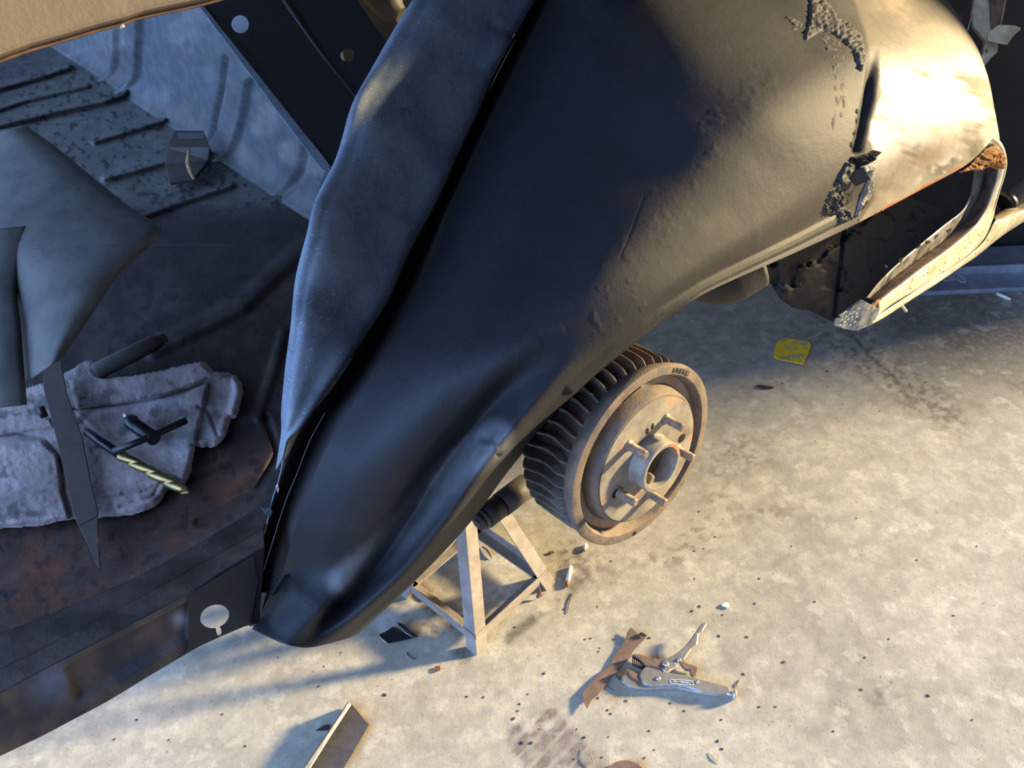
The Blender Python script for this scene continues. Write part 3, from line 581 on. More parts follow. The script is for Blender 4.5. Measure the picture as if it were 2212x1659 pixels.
# --- black gusset panel with two holes and a scuffed flange
gd = lambda x, y: PD(float(x), float(y), 1.93-.0008*(y)+.0001*(x-430))
circ = lambda cx, cy, rx_, ry_, rot=0, n=28: [(cx+rx_*math.cos(a)*math.cos(rot)-ry_*math.sin(a)*math.sin(rot), cy+rx_*math.cos(a)*math.sin(rot)+ry_*math.sin(a)*math.cos(rot)) for a in np.linspace(0, 2*math.pi, n, endpoint=False)]
slab('gusset_panel', [gd(*q) for q in ((439, 14), (425, -40), (745, -40), (776, 10), (812, 62), (842, 100), (860, 125), (800, 240), (745, 330), (722, 372), (714, 383), (712, 358))], blackp, car, th=.003,
     holes=[[gd(*q) for q in circ(519, 54, 19, 21, -.3)], [gd(*q) for q in circ(750, 121, 15, 15)]])
0 and slab('gusset_backing', [gd(*q)-(-V(q[0], q[1]))*.10 for q in ((480, 20), (800, 20), (800, 190), (560, 190))], MATS['zinc_primer'], car, th=.003)
tube('gusset_bead', [gd(600, -20)+V(600, 0)*-.003, gd(690, 110)+V(0, 0)*0, gd(760, 200), gd(790, 240)], .006, blackp, car, 8, 20)
fo = lambda x, y: gd(x, y)
slab('gusset_flange', [fo(*q)-V(*q)*.006 for q in ((430, 14), (418, -20), (428, -20), (439, 14), (530, 128), (620, 243), (712, 358), (714, 383), (694, 433), (682, 431), (702, 372), (687, 358), (600, 242), (515, 128))], zinc, car, th=.002)['label'] = 'scuffed blue-grey flange'
tube('gusset_flange_edge', [fo(*q)-V(*q)*.008 for q in ((439, 12), (530, 127), (620, 242), (712, 357), (715, 383), (695, 432))], .0012, edgerust, car, 6, 40)
# --- blurred far objects between the gusset and the grey panel
tube('shock_tower', [PD(790, -60, 2.3), PD(840, 10, 2.3), PD(866, 32, 2.3)], [.05, .04, .02], tanpaint, car, 20, 14)
slab('inner_rear_panel', [PD(x, y, 2.5) for x, y in ((700, -80), (1000, -80), (960, 120), (760, 200))], MATS['primed_sheet'], car, th=.01)
# --- tan painted pillar/roof edge close to the camera, rust along its cut
tp = [(-80, 165), (0, 134), (60, 112), (130, 92), (202, 70), (260, 55), (300, 41), (360, 28), (427, 14), (500, -6), (560, -60), (300, -260), (-100, -260)]
def rd_(x, y): return PD(float(x), float(y), .78+.0002*(x-200))
slab('roof_pillar', [rd_(*q) for q in tp], tanpaint, car, th=.02, bev=.004)['label'] = 'tan painted pillar with rusty cut edge'
ra_, rb2 = rd_(-80, 120), rd_(500, -20); rin = np.array([-.63, .78, 0])
slab('unseen_roof', [ra_-TT*.6+np.array([0, 0, .14])+rin*.05, rb2+TT*.9+np.array([0, 0, .16])+rin*.05, rb2+TT*.9+rin*1.25+np.array([0, 0, .2]), ra_-TT*.6+rin*1.25+np.array([0, 0, .2])], tanpaint, car, th=.01, up=(0, 0, 1))  # unseen roof sheet, added to darken the interior
pc1 = PO(1190., -90., .42)
for qa, qb in zip(CP[10:14, -1], CP[11:15, -1]): slab('sun_block_quarter', [qa, qb, qb*np.array([1, 1, 0])+np.array([0, 0, 1.85]), qa*np.array([1, 1, 0])+np.array([0, 0, 1.85])] if qa is not CP[10, -1] and not np.allclose(qa, CP[10, -1]) else [qa+(qb-qa)*.55, qb, qb*np.array([1, 1, 0])+np.array([0, 0, 1.85])], tanpaint, car, th=.01)  # unseen sheets above the skin, added to seal out the sun
slab('sun_block_top', [pc1-np.array([0, 0, .04]), pc1+TT*1.5-np.array([0, 0, .04]), pc1+TT*1.5+np.array([0, 0, .5]), pc1+np.array([0, 0, .5])], tanpaint, car, th=.01)  # unseen upright sheet, added to block sun from the grey panel
pc0 = PO(1100., -60., .60); 
slab('sun_block_pillar', [pc0+np.array([0, 0, .02]), pc0+TT*1.5+np.array([0, 0, .06]), pc0+TT*1.5+rin*.1+np.array([0, 0, .45]), pc0-TT*.12+rin*.1+np.array([0, 0, .42])], tanpaint, car, th=.01)  # unseen sheet, added to stop sun reaching the interior
tube('pillar_edge', [rd_(x, y-1)-V(x, y)*.008 for x, y in tp[:10]], .0012, edgerust, car, 8, 60)
tube('pillar_screw', [rd_(262, 54)-V(262, 54)*.012, rd_(266, 61)-V(266, 61)*.012], .0022, chrome, car, 8)

# --- rear corner: loop of the lamp / bumper cut-out, bottom rail, welded tip
zr = lambda *a: [(1600+x/2.213, y/2.213) for x, y in a]
OUT = zr((1165, 640), (1195, 640), (1250, 690), (1272, 770), (1262, 840), (1240, 910), (1215, 1000), (1200, 1060))+[(2122, 520), (2080, 560), (2010, 608), (1930, 655), (1889, 687)]
INN = zr((1165, 700), (1200, 715), (1225, 750), (1232, 790), (1225, 850), (1205, 910), (1180, 980), (1140, 1050))+[(2097, 497), (2052, 535), (1990, 580), (1935, 622), (1896, 652)]
FLG = zr((1150, 760), (1165, 770), (1180, 790), (1178, 820), (1170, 860), (1160, 910), (1130, 970), (1090, 1040))+[(2068, 495), (2030, 532), (1966, 578), (1920, 615), (1888, 648)]
FL2 = zr((1100, 790), (1115, 800), (1118, 820), (1114, 850), (1107, 890), (1100, 930), (1075, 985), (1040, 1025))+[(2042, 484), (2000, 518), (1945, 564), (1900, 608), (1871, 644)]
n = len(OUT)
offo = np.linspace(.03, .0, n)
A = np.array([PO(x, y, o) for (x, y), o in zip(OUT, offo)]); B = np.array([PO(x, y, o+.002) for (x, y), o in zip(INN, offo)])
C_ = np.array([PO(x, y, o+.035) for (x, y), o in zip(FLG, offo)]); D = np.array([PO(x, y, o+.028) for (x, y), o in zip(FL2, offo)])
back = np.array([PO(x-6, y, o+.10) for (x, y), o in zip(OUT, offo)])
primer = mat('worn_primer', L((206, 196, 168)), .45, .1, col2=L((168, 152, 122)), vs=22, bump=.0004, bs=130, specks=[(40, .62, .7, L((120, 86, 52)), .7)])
def strip4(name, rows, m, nu=120, nv=10):
    P = np.stack(rows, 1); return grid(name, cr(cr(P, np.linspace(0, 1, nu), 0), np.linspace(0, 1, nv), 1), m, car, solid=.0018)
strip4('corner_loop', [back, A*.94+back*.06, (A+B)/2-NN*-.004, B], primer, 140, 16)['label'] = 'pale sunlit rolled edge around the cut-out'
strip4('inner_channel', [B, (B+C_)/2-NN*.012, C_], rustchan)
strip4('weld_flange', [C_, D], wornflange, 120, 6)
q0 = PO(2146, 330, .06); q1 = PO(2150, 490, .06); slab('sun_block_inner', [q0, q1, q1-NN*.6, q0-NN*.6], undercoat, car, th=.004)  # sheet added to keep the sun off the splash panel
# rust hole at the top of the loop
def lump(name, pts, offs, amp, m, scale=160, res=46):
    pp = np.array(pts, float); x0, y0 = pp.min(0)-3; x1, y1 = pp.max(0)+3; X, Y = np.meshgrid(np.linspace(x0, x1, res), np.linspace(y0, y1, res), indexing='ij')
    P0 = PO(X, Y, offs); s = sdpoly(X, Y, pts)+3*(pnoise(X, Y, .15, 3, 2)-.5); w = 1-sst(s, -8, 0); P = P0+NN*(w*(amp*fbm(P0, scale, 4, 3)+amp*.3)-.001)[..., None]
    return grid(name, P, m, car, keep=s < 1)
lump('rust_scale', zr((1100, 790), (1170, 715), (1215, 695), (1245, 720), (1250, 770), (1225, 815), (1180, 790), (1120, 815), (1050, 825)), .018, .022, deeprust)
# small dark rust-through holes in the flange
for q in (((1998, 520), (2006, 519), (2009, 523), (2000, 527)), ((2043, 498), (2052, 493), (2053, 498), (2046, 503)), ((1939, 563), (1947, 556), (1950, 556), (1943, 567)), ((1909, 574), (1913, 572), (1915, 575), (1911, 578))):
    slab('rust_hole', [PO(x, y, .026) for x, y in q], sealdark, car, th=.003)
# bright bottom rail from the welded tip to the right, out of frame
rt_ = [(1889, 687), (1935, 656), (2010, 608), (2080, 562), (2125, 522), (2150, 478), (2172, 472), (2212, 455), (2300, 405)]
rb_ = [(1853, 709), (1880, 700), (1930, 667), (1990, 630), (2050, 592), (2110, 552), (2160, 512), (2212, 478), (2300, 425)]
RA = np.array([PO(x, y, o) for (x, y), o in zip(rt_, np.linspace(0, .03, 9))]); RB = np.array([PO(x, y, o+.012) for (x, y), o in zip(rb_, np.linspace(0, .03, 9))])
RC = np.array([PO(x, y-2, o+.05) for (x, y), o in zip(rb_, np.linspace(0, .03, 9))])
strip4('bottom_rail', [RA, (RA+RB)/2+NN*.008, RB, RC], primer, 120, 14)['label'] = 'pale sunlit lower rail'
rr_ = np.array([PO(x, y, .10) for x, y in ((2122, 500), (2135, 480), (2150, 462), (2180, 440), (2212, 425), (2300, 380))]); rs_ = np.array([PO(x, y, .02) for x, y in ((2128, 520), (2148, 500), (2160, 480), (2180, 468), (2212, 455), (2300, 405))])
strip4('rail_top', [rr_, rs_], primer, 40, 6)
slab('torn_hole', [PO(x, y, .085) for x, y in ((2160, 452), (2170, 448), (2182, 448), (2178, 462), (2166, 466))], sealdark, car, th=.003)
for k, (x, y) in enumerate([(2108, 505), (2120, 513), (2088, 522), (2078, 533), (2100, 545), (2065, 556), (2035, 565), (2030, 584), (1997, 587), (1988, 593), (1940, 612), (1960, 620)]):
    p = PO(float(x), float(y), .0)+NN*.0065; tube('nail_hole', [p, p+NN*.0015], .0012, sealdark, car, 8)
# welded repair patch at the tip
wp_ = [(1803, 688), (1812, 684), (1809, 680), (1826, 668), (1832, 672), (1836, 664), (1858, 646), (1866, 650), (1894, 665), (1889, 687), (1870, 703), (1848, 713), (1822, 709), (1799, 701)]
slab('welded_patch', [PO(x, y, -.004+.012*(x < 1830)) for x, y in wp_], baremetal, car, th=.004, bev=.001)['label'] = 'bare grey welded repair patch'
for (x, y) in ((1826, 690), (1834, 684), (1842, 680), (1848, 690), (1816, 697), (1838, 697), (1852, 672)):
    c0 = PO(float(x), float(y), -.008); pts = [c0+.006*(TT*math.cos(a)*1.3+np.array([0, 0, 1.])*math.sin(a)) for a in np.linspace(0, 5, 9)]
    tube('weld_bead', pts, .0011, MATS['zinc_primer'], car, 6)
slab('torn_corner', [PO(x, y, .004) for x, y in ((1877, 661), (1893, 648), (1903, 645), (1900, 656), (1892, 664))], deeprust, car, th=.003)
# bolt hanging under the rail
tube('bolt', [PO(1940., 646., .03), PO(1950., 655., .03)], .005, beige, car, 10); tube('bolt', [PO(1944., 655., .03), PO(1957., 672., .03)], .0035, chrome, car, 10); tube('bolt_washer', [PO(1937., 664., .03), PO(1957., 652., .03)], [.0015, .0015], beige, car, 8)
# black inner splash panel seen through the cut-out
ip = [(1560, 640), (1641, 583), (1652, 600), (1668, 621), (1686, 646), (1708, 664), (1735, 670), (1749, 671), (1781, 687), (1803, 697), (1850, 690), (1900, 650), (1990, 600), (2090, 510), (2140, 440), (2150, 330), (2050, 300), (1800, 380), (1640, 520)]
def inner_panel():
    X, Y = np.meshgrid(np.linspace(1590, 2150, 220), np.linspace(300, 705, 180), indexing='ij'); s = sdpoly(X, Y, ip)
    off = .37+.05*np.exp(-((X-1650)/60.)**2)
    n = pnoise(X, Y, .02, 4, 3); off = off-.012*sst(n, .45, .6)+.012*(1-sst(sdseg(X, Y, [(1822, 500), (1815, 560), (1808, 610), (1800, 680)]), 2, 8))-.012*(1-sst(sdseg(X, Y, [(1690, 560), (1694, 640)]), 5, 20))
    P = PO(X, Y, off); grid('splash_panel', P, undercoat, car, keep=s < 0, solid=.003)
inner_panel()
# chassis bits below the arch
tube('exhaust_muffler', [PD(1480, 590, 1.95), PD(1560, 606, 1.95), PD(1640, 575, 1.95)], [.045, .052, .045], darkbrown, car, 24, 20)

# ================================================================== BACKGROUND BITS RIGHT
bk = thing('bumper_mount', 'beige painted steel mounting post with a bent tab behind the sunlit fender', 'bracket', PD(2130, 120, 2.35))
bp = lambda x, y, d=2.35: PD(float(x), float(y), d)
slab('post', [bp(*q) for q in ((2105, -40), (2182, -40), (2170, 0), (2159, 54), (2152, 90), (2150, 116), (2137, 127), (2112, 160), (2107, 134), (2119, 119), (2124, 92), (2098, 60), (2096, 30))], beige, bk, th=.012, bev=.002,
     holes=[[bp(*q) for q in circ(2126, 114, 3, 5, 0, 12)]])
slab('post_side', [bp(*q, 2.33) for q in ((2135, -40), (2182, -40), (2170, 0), (2159, 54), (2152, 66), (2140, 60), (2138, 20))], rustchan, bk, th=.004)
slab('bent_tab', [bp(*q, 2.30) for q in ((2130, 72), (2156, 54), (2192, 56), (2203, 61), (2203, 66), (2190, 76), (2181, 88), (2174, 98), (2156, 95), (2132, 89))], MATS['beige_bracket_paint'], bk, th=.005, bev=.002)
tube('wire', [bp(2107, -10, 2.3), bp(2097, 40, 2.3), bp(2085, 84, 2.3)], .0012, beige, bk, 6)
slab('rear_tag', [bp(*q, 2.4) for q in ((2058, 42), (2078, 28), (2074, 58), (2068, 72))], rustchan, bk, th=.005)
kn = thing('tow_cylinder', 'dark cylinder with shiny fittings at the right edge above the pale rail', 'cylinder', PD(2190, 420, 2.35))
tube('barrel', [bp(2176, 436, 2.35), bp(2230, 395, 2.35)], .026, darkbrown, kn, 20, 8); tube('end_cap', [bp(2168, 440, 2.33), bp(2180, 430, 2.33)], .03, MATS['tool_steel_dark'], kn, 20)
for q in ((2172, 458), (2180, 461), (2196, 464), (2204, 460)): tube('fitting', [bp(*q, 2.30), bp(q[0]+4, q[1]-1, 2.29)], .004, chrome, kn, 8)

# ================================================================== LONG RAIL ON THE FLOOR
ra = PZ(1965., 641., 0); rb = PZ(2212., 630., 0); ru = rb-ra; ru /= np.linalg.norm(ru); rv = np.array([-ru[1], ru[0], 0])
rail = thing('floor_rail', 'long blue-grey aluminium extrusion with faint upside-down lettering lying by the back wall', 'rail', ra)
cR = (ra+rb)/2
boxm('lower_flange', cR+rv*.045+np.array([0, 0, .008])+ru*.15, (ru, rv, (0, 0, 1)), (1.3, .09, .016), aluminium, rail, .003)
boxm('web', cR+rv*.150+np.array([0, 0, .018])+ru*.15, (ru, rv, (0, 0, 1)), (1.3, .125, .036), mat('rail_top', L((120, 126, 136)), .55, .2, va=.3, vs=20), rail, .003)
boxm('ridge', cR+rv*.090+np.array([0, 0, .022])+ru*.15, (ru, rv, (0, 0, 1)), (1.3, .010, .044), aluminium, rail, .002)
tc_ = PZ(2056., 603., .037); text_mesh('lettering', 'Dura-', .055, .0008, tc_, -ru, -rv, mat('faded_print', L((200, 198, 188)), .7, 0, va=.3, vs=90), rail, .62)

# ================================================================== BRAKE DRUM
DN = RT*.657-UP*.387+BK*.646; DN /= np.linalg.norm(DN)
DC = PD(1391, 988, 1.45); E1 = np.cross([0, 0, 1.], DN); E1 /= np.linalg.norm(E1); E2 = np.cross(DN, E1)
drum = thing('brake_drum', 'rusty finned brake drum with five wheel studs hanging under the black fender', 'brake drum', DC)
def dp(r, a, z): a = math.radians(a); return DC+DN*z+r*(E1*math.cos(a)+E2*math.sin(a))
prof = [(.030, -.125), (.120, -.125), (.126, -.122), (.129, -.115), (.131, -.06), (.140, -.036), (.150, -.026), (.156, -.014), (.1585, -.006), (.1575, -.001), (.155, 0), (.142, 0), (.1395, -.002), (.137, -.012), (.134, -.0165), (.124, -.018), (.1185, -.018), (.1175, -.012), (.1150, .002), (.111, .0075), (.105, .009), (.080, .009), (.030, .009)]
lathe('drum_shell', prof, DC, DN, castiron, drum, 144)
# machined face pieces, brighter than the casting
lathe('drum_face', [(.1345, -.0162), (.120, -.0174)], DC, DN, faceiron, drum, 144)
lathe('hat_face', [(.1085, .0088), (.1030, .0096), (.080, .0096), (.040, .0096)], DC, DN, faceiron, drum, 144)
lathe('centre_hub', [(.047, .008), (.044, .014), (.0435, .036), (.042, .038), (.0365, .038), (.0355, .036), (.0355, -.02), (.02, -.024), (.001, -.024)], DC, DN, faceiron, drum, 72)
slab('hub_key', [dp(.036, -118, .012), dp(.020, -122, .014), (dp(.018, -105, .014)), dp(.024, -95, .014), dp(.036, -98, .012)], faceiron, drum, th=.012, bev=.002)
slab('hub_key', [dp(.036, 100, .016), dp(.029, 96, .018), dp(.029, 86, .018), dp(.036, 82, .016)], faceiron, drum, th=.006, bev=.001)
for k in range(5):
    a = 54+72*k; p = dp(.0715, a, .0085)
    s = tube('wheel_stud', [p, p+DN*.003, p+DN*.0035, p+DN*.034, p+DN*.036], [.0095, .0095, .0068, .0068, .0055], studm, drum, 20)
    hx = []
    for i in range(130):
        t = i/129; g = 2*math.pi*t*14; hx.append(p+DN*(.008+.026*t)+.0067*(E1*math.cos(g)+E2*math.sin(g)))
    tube('stud_thread', hx, .0007, studm, s, 4)
def fins():
    vs = []; fs = []; nf = 44; nz = 26
    for k in range(nf):
        a0 = 360*k/nf
        for side in (-1, 1):
            for i in range(nz):
                t = i/(nz-1); z = -.126+.106*t
                ro_ = .1565-.016*(1-min(1, t/.18))**2-.012*sst(t, .82, 1.); wv = 2.0*math.sin(t*math.pi*2.2+.6)*(1-.5*t); w = .62+.25*(1-t)
                for r in (.126, ro_-.0015, ro_): vs.append(dp(r, a0+wv+side*(w if r < ro_ else w*.45), z))
        b = k*2*nz*3; c = b+nz*3
        for i in range(nz-1):
            for j in (0, 1):
                fs.append((b+i*3+j, b+i*3+j+1, b+i*3+j+4, b+i*3+j+3)); fs.append((c+i*3+j, c+i*3+j+3, c+i*3+j+4, c+i*3+j+1))
            fs.append((b+i*3+2, c+i*3+2, c+i*3+5, b+i*3+5))
        for i in (0, nz-1):
            fs.append((b+i*3, c+i*3, c+i*3+1, b+i*3+1)); fs.append((b+i*3+1, c+i*3+1, c+i*3+2, b+i*3+2))
    mesh('cooling_fins', vs, fs, castiron, drum, True).modifiers.new('e', 'EDGE_SPLIT').split_angle = .6
fins()
def disc_hole(r, a, z, rad, rad2=None): p = dp(r, a, z); t2 = np.cross(DN, p-DC); t2 /= np.linalg.norm(t2); r1 = np.cross(t2, DN); slab('drum_hole', [p+t2*rad*math.cos(q)+r1*(rad2 or rad)*math.sin(q) for q in np.linspace(0, 6.28, 18)[:-1]], sealdark, drum, th=.0006, up=DN)
disc_hole(.060, 91, .0096, .0035, .0055); disc_hole(.063, 80, .0096, .003, .0055); disc_hole(.078, -166, .0096, .0075, .0085); disc_hole(.0795, -4, .0096, .0075, .0085); disc_hole(.151, -101, 0, .004)
pts = [dp(.1352, a, -.010) for a in np.linspace(107, 90, 10)]+[dp(.1405, a, .0006) for a in np.linspace(90, 107, 10)]
slab('drum_slot', pts, sealdark, drum, th=.0006, up=DN)
pts = [dp(.1445, a, 0) for a in np.linspace(44, 62, 10)]+[dp(.1525, a, 0) for a in np.linspace(62, 44, 10)]
slab('number_recess', pts, mat('cast_recess', (.035, .026, .024), .8, 0, va=.4, vs=90), drum, th=.0005, up=DN)
for i, ch in enumerate('STR98'):
    a = 61-i*3.4-.6; c = dp(.1483, a, .0012); tn = np.cross(c-DC-DN*.0012, DN); text_mesh('cast_number', ch, .0085, .0007, c, tn, (c-DC-DN*.0012), faceiron, drum, .8)
# axle and lower suspension behind the drum
axl = thing('suspension_strut', 'dark suspension tube with a ringed end between drum and jack stand', 'suspension', PD(1080, 1095, 1.62))
sa_ = PD(1031, 1130, 1.60); sb_ = PD(1120, 1062, 1.66); sd = (sb_-sa_); sL = np.linalg.norm(sd); sd /= sL
def sp(t): return sa_+sd*sL*t
tube('sleeve', [sp(.17), sp(.175), sp(.52), sp(.525)], [.019, .0215, .0215, .019], darkbrown, axl, 28)
tube('rod_body', [sp(.56), sp(.565), sp(1.2)], [.020, .023, .023], darkbrown, axl, 28)
tube('end_ring', [sp(.09), sp(.10), sp(.15), sp(.16)], [.018, .020, .020, .018], sheetm, axl, 28); tube('end_bush', [sp(.0), sp(.02), sp(.1)], [.012, .0165, .0165], darkbrown, axl, 24); tube('dark_gap', [sp(.15), sp(.6)], .017, blackp, axl, 20)
tube('end_nut', [sp(-.03), sp(.01)], .008, sheetm, axl, 6)
ax2 = thing('rear_axle', 'dark axle tube running inboard from the back of the brake drum', 'axle', DC-DN*.2)
tube('axle_tube', [DC-DN*.127, DC-DN*.13, DC-DN*.30, DC-DN*.55], [.05, .036, .034, .034], darkbrown, ax2, 28); lathe('backing_plate', [(.03, -.131), (.135, -.131), (.137, -.127), (.10, -.126)], DC, DN, darkbrown, ax2, 72)

# ================================================================== JACK STAND
jF = PZ(1030, 1417, 0); jR = PZ(1200, 1258, 0); a_ = jR-jF; side = np.linalg.norm(a_); a_ /= side; b_ = np.array([-a_[1], a_[0], 0])
jL = jF+b_*side; jB = jL+a_*side; jc = (jF+jB)/2; apex = jc+np.array([0, 0, .50])
stand = thing('jack_stand', 'worn steel jack stand with four angle-iron legs under the black fender', 'jack stand', jc)
def angle(name, p, q, d1, d2, w, t, m, parent):
    """L-section from p to q; corner at the line, flanges along d1 and d2"""
    d = (q-p)/np.linalg.norm(q-p); f1 = d1-d*(d1@d); f1 /= np.linalg.norm(f1); f2 = d2-d*(d2@d); f2 /= np.linalg.norm(f2)
    sec = [0*f1, f1*w, f1*w+f2*t, f1*t+f2*t, f2*w+f1*t, f2*w]
    vs = [p+s for s in sec]+[q+s for s in sec]; fs = [(i, (i+1) % 6, 6+(i+1) % 6, 6+i) for i in range(6)]+[(0, 3, 2, 1), (0, 5, 4, 3), (6, 7, 8, 9), (6, 9, 10, 11)]
    return mesh(name, vs, fs, m, parent, bev=.0012)
tp_ = .80
for c, d1, d2 in ((jF, a_, b_), (jR, -a_, b_), (jL, a_, -b_), (jB, -a_, -b_)):
    q = c+(apex-c)*tp_; angle('leg', c+np.array([0, 0, .001]), q, d1, d2, .032, .004, standm, stand)
zu = np.array([0, 0, 1.])
def bar(c0, c1, inward):
    h0 = .022/.5; p = c0+(apex-c0)*h0; q = c1+(apex-c1)*h0; d = (q-p); L_ = np.linalg.norm(d); d /= L_
    angle('base_bar', p+inward*.004+d*.004, q+inward*.004-d*.004, zu, inward, .028, .004, standm, stand)
bar(jF, jR, b_); bar(jF, jL, a_); bar(jR, jB, -a_); bar(jL, jB, -b_)
tube('centre_column', [jc+zu*.30, jc+zu*.46], .020, standm, stand, 20); boxm('saddle', jc+zu*.465, (a_, b_, zu), (.07, .05, .012), standm, stand, .003); boxm('top_collar', jc+zu*.395, (a_, b_, zu), (.065, .065, .03), standm, stand, .003)

# ================================================================== LOCKING PLIERS
zp = lambda *a: [(1300+x/6.9125, 1350+y/6.9125) for x, y in a]
pl0 = PZ(1460, 1470, 0)
pli = thing('locking_pliers', 'open chrome locking pliers lying on the sunlit concrete', 'pliers', pl0)
def fl(pts, z): return [PZ(float(x), float(y), z) for x, y in pts]
def shift(pts, dz):  return [(x, y) for x, y in pts]
body = zp((560, 800), (590, 730), (640, 680), (700, 660), (790, 690), (930, 745), (1060, 775), (1180, 790), (1370, 825), (1500, 870), (1700, 920), (1890, 980), (1905, 1010), (1895, 1065), (1700, 1075), (1500, 1050), (1300, 975), (1150, 945), (950, 950), (750, 955), (640, 930), (590, 880))
slab('lower_handle', fl(body, .003), chrome, pli, th=.013, bev=.004)['label'] = 'chrome channel handle with engraved panel'
belly = zp((270, 790), (330, 720), (370, 700), (400, 760), (440, 830), (520, 880), (640, 910), (800, 930), (1000, 930), (1150, 930), (1300, 960), (1500, 1030), (1700, 1060), (1890, 1060), (1700, 1085), (1480, 1060), (1280, 1010), (1140, 975), (950, 975), (700, 985), (520, 985), (400, 950), (310, 880))
slab('fixed_jaw', fl(belly, .002), chrome, pli, th=.010, bev=.004)
slab('jaw_web', fl(zp((350, 670), (450, 720), (560, 780), (600, 820), (600, 900), (480, 860), (400, 780)), .004), rustm, pli, th=.010, bev=.002)
slab('jaw_teeth', fl(zp((200, 760), (330, 700), (370, 700), (380, 760), (300, 830), (260, 830)), .003), darkbrown, pli, th=.013, bev=.002)
uj = zp((470, 480), (560, 478), (650, 500), (740, 535), (860, 550), (960, 560), (1010, 610), (1000, 660), (940, 720), (870, 700), (790, 680), (720, 660), (640, 650), (620, 620), (560, 560), (450, 490))
slab('movable_jaw', fl(uj, .006), MATS['rusty_sheet'], pli, th=.012, bev=.002)['label'] = 'brown oxidised movable jaw'
for i in range(8):
    x = 455+i*27; y = 495+i*17; slab('tooth', fl(zp((x, y), (x+14, y+8), (x+10, y+120-i*5), (x-4, y+112-i*5)), .003), MATS['tool_steel_dark'], pli, th=.012)
hz = lambda t: .012+.03*t
lev = zp((890, 590), (905, 555), (960, 525), (1060, 470), (1150, 410), (1250, 320), (1340, 200), (1440, 60), (1480, 0), (1560, -20), (1560, 20), (1500, 120), (1440, 160), (1440, 200), (1420, 320), (1340, 380), (1290, 450), (1230, 540), (1170, 570), (1080, 600), (980, 635), (920, 630))
slab('release_handle', [PZ(x, y, .012+.012*max(0, (1440-y)/90.)) for x, y in lev], chrome, pli, th=.007, bev=.003)
lk = zp((1150, 575), (1200, 560), (1290, 610), (1420, 650), (1430, 670), (1410, 780), (1370, 815), (1310, 740), (1310, 700), (1240, 690), (1190, 640))
slab('toggle_link', fl(lk, .006), MATS['rusty_sheet'], pli, th=.008, bev=.002)
tube('spring', [PZ(*q, .014) for q in zp((900, 640), (960, 690), (1040, 650), (1120, 610))], .004, chrome, pli, 10, 14)
for (x, y, z, r) in ((965, 585, .0195, .006), (1155, 515, .021, .0045), (845, 795, .0165, .0052), (1430, 850, .016, .004)):
    p = PZ(*zp((x, y))[0], z); tube('rivet', [p-zu*.004, p, p+zu*.0015, p+zu*.0028], [r, r, r*.8, r*.35], chrome, pli, 16)
sc0 = PZ(*zp((1860, 1020))[0], .0105); sc1 = PZ(*zp((2000, 1042))[0], .0105); sdd = (sc1-sc0); sdd /= np.linalg.norm(sdd)
tube('adjusting_screw', [sc0, sc0+sdd*.013], .005, chrome, pli, 14); kn0 = sc0+sdd*.013
kv = []; 
for i, (z, r) in enumerate(((0, .009), (.001, .0102), (.006, .0102), (.007, .009))): kv.append((z, r))
tube('knurled_knob', [kn0+sdd*z for z, r in kv], [r for z, r in kv], chrome, pli, 22)
pan_ = zp((1010, 830), (1040, 812), (1120, 815), (1250, 825), (1340, 840), (1375, 870), (1370, 892), (1240, 890), (1120, 880), (1030, 868))
tube('engraved_frame', [PZ(x, y, .0165) for x, y in pan_+pan_[:1]], .0006, white, pli, 5)
xd = PZ(*zp((1375, 880))[0], .022)-PZ(*zp((1010, 835))[0], .022)
text_mesh('engraving', '10LN  | VISE-GRIP |', .0052, .0003, PZ(*zp((1190, 852))[0], .0166), xd, np.cross([0, 0, 1.], xd), white, pli, .82)

# ================================================================== SCRAPS ON THE FLOOR
def flat(name, label, cat, px, m, z0=.001, th_=.003, zf=None, group=None, bev=0.):
    o = slab(name, [PZ(float(x), float(y), (zf(x, y) if zf else z0)) for x, y in px], m, None, th=th_, up=(0, 0, 1), bev=bev); return tag(o, label, cat, group)
strip_ = zp((430, 40), (450, 50), (545, 145), (590, 118), (665, 165), (640, 210), (480, 380), (445, 430), (450, 470), (330, 570), (230, 700), (120, 790), (80, 870), (0, 960), (-60, 1050), (-160, 1130), (-218, 1255), (-250, 1200), (-270, 1150), (-290, 1020), (-170, 880), (-90, 790), (10, 700), (100, 640), (180, 480), (270, 350), (345, 240), (375, 120))
def rz(x, y): return .003+.005*max(0, (y-1440)/90.)+.006*max(0, (1400-y)/50.)
rs = flat('rust_scrap', 'long jagged strip of rusty sheet steel beside the locking pliers', 'scrap metal', strip_, rustm, zf=rz, th_=.0015)
slab('bent_corner', [PZ(x, y, .010) for x, y in zp((545, 148), (592, 115), (668, 162), (640, 175), (600, 165))], darkbrown, rs, th=.003)
# heavy plate with a bent bright edge, running out of the bottom of the frame
za = lambda *a: [(600+x/3.687, 1450+y/3.687) for x, y in a]
mp = thing('steel_offcut', 'dark grey steel offcut with a bright folded edge at the bottom of the photo', 'steel offcut', PZ(730, 1620, 0))
slab('sheet', [PZ(x, y, .006) for x, y in za((585, 262), (728, 430), (530, 771), (420, 960), (170, 960), (265, 771))], mat('dark_zinc', L((92, 90, 96)), .5, .2, va=.25, vs=40, bump=.0005, bs=400, specks=[(330, .68, .72, (.5, .5, .55), .6)]), mp, th=.002, up=(0, 0, 1))
ea = [PZ(x, y, .004) for x, y in za((545, 275), (380, 520), (200, 790), (95, 950))]; eb = [PZ(x, y, .034) for x, y in za((562, 243), (385, 512), (205, 771), (80, 950))]; ec = [PZ(x, y, .030) for x, y in za((586, 268), (420, 520), (262, 771), (150, 950))]
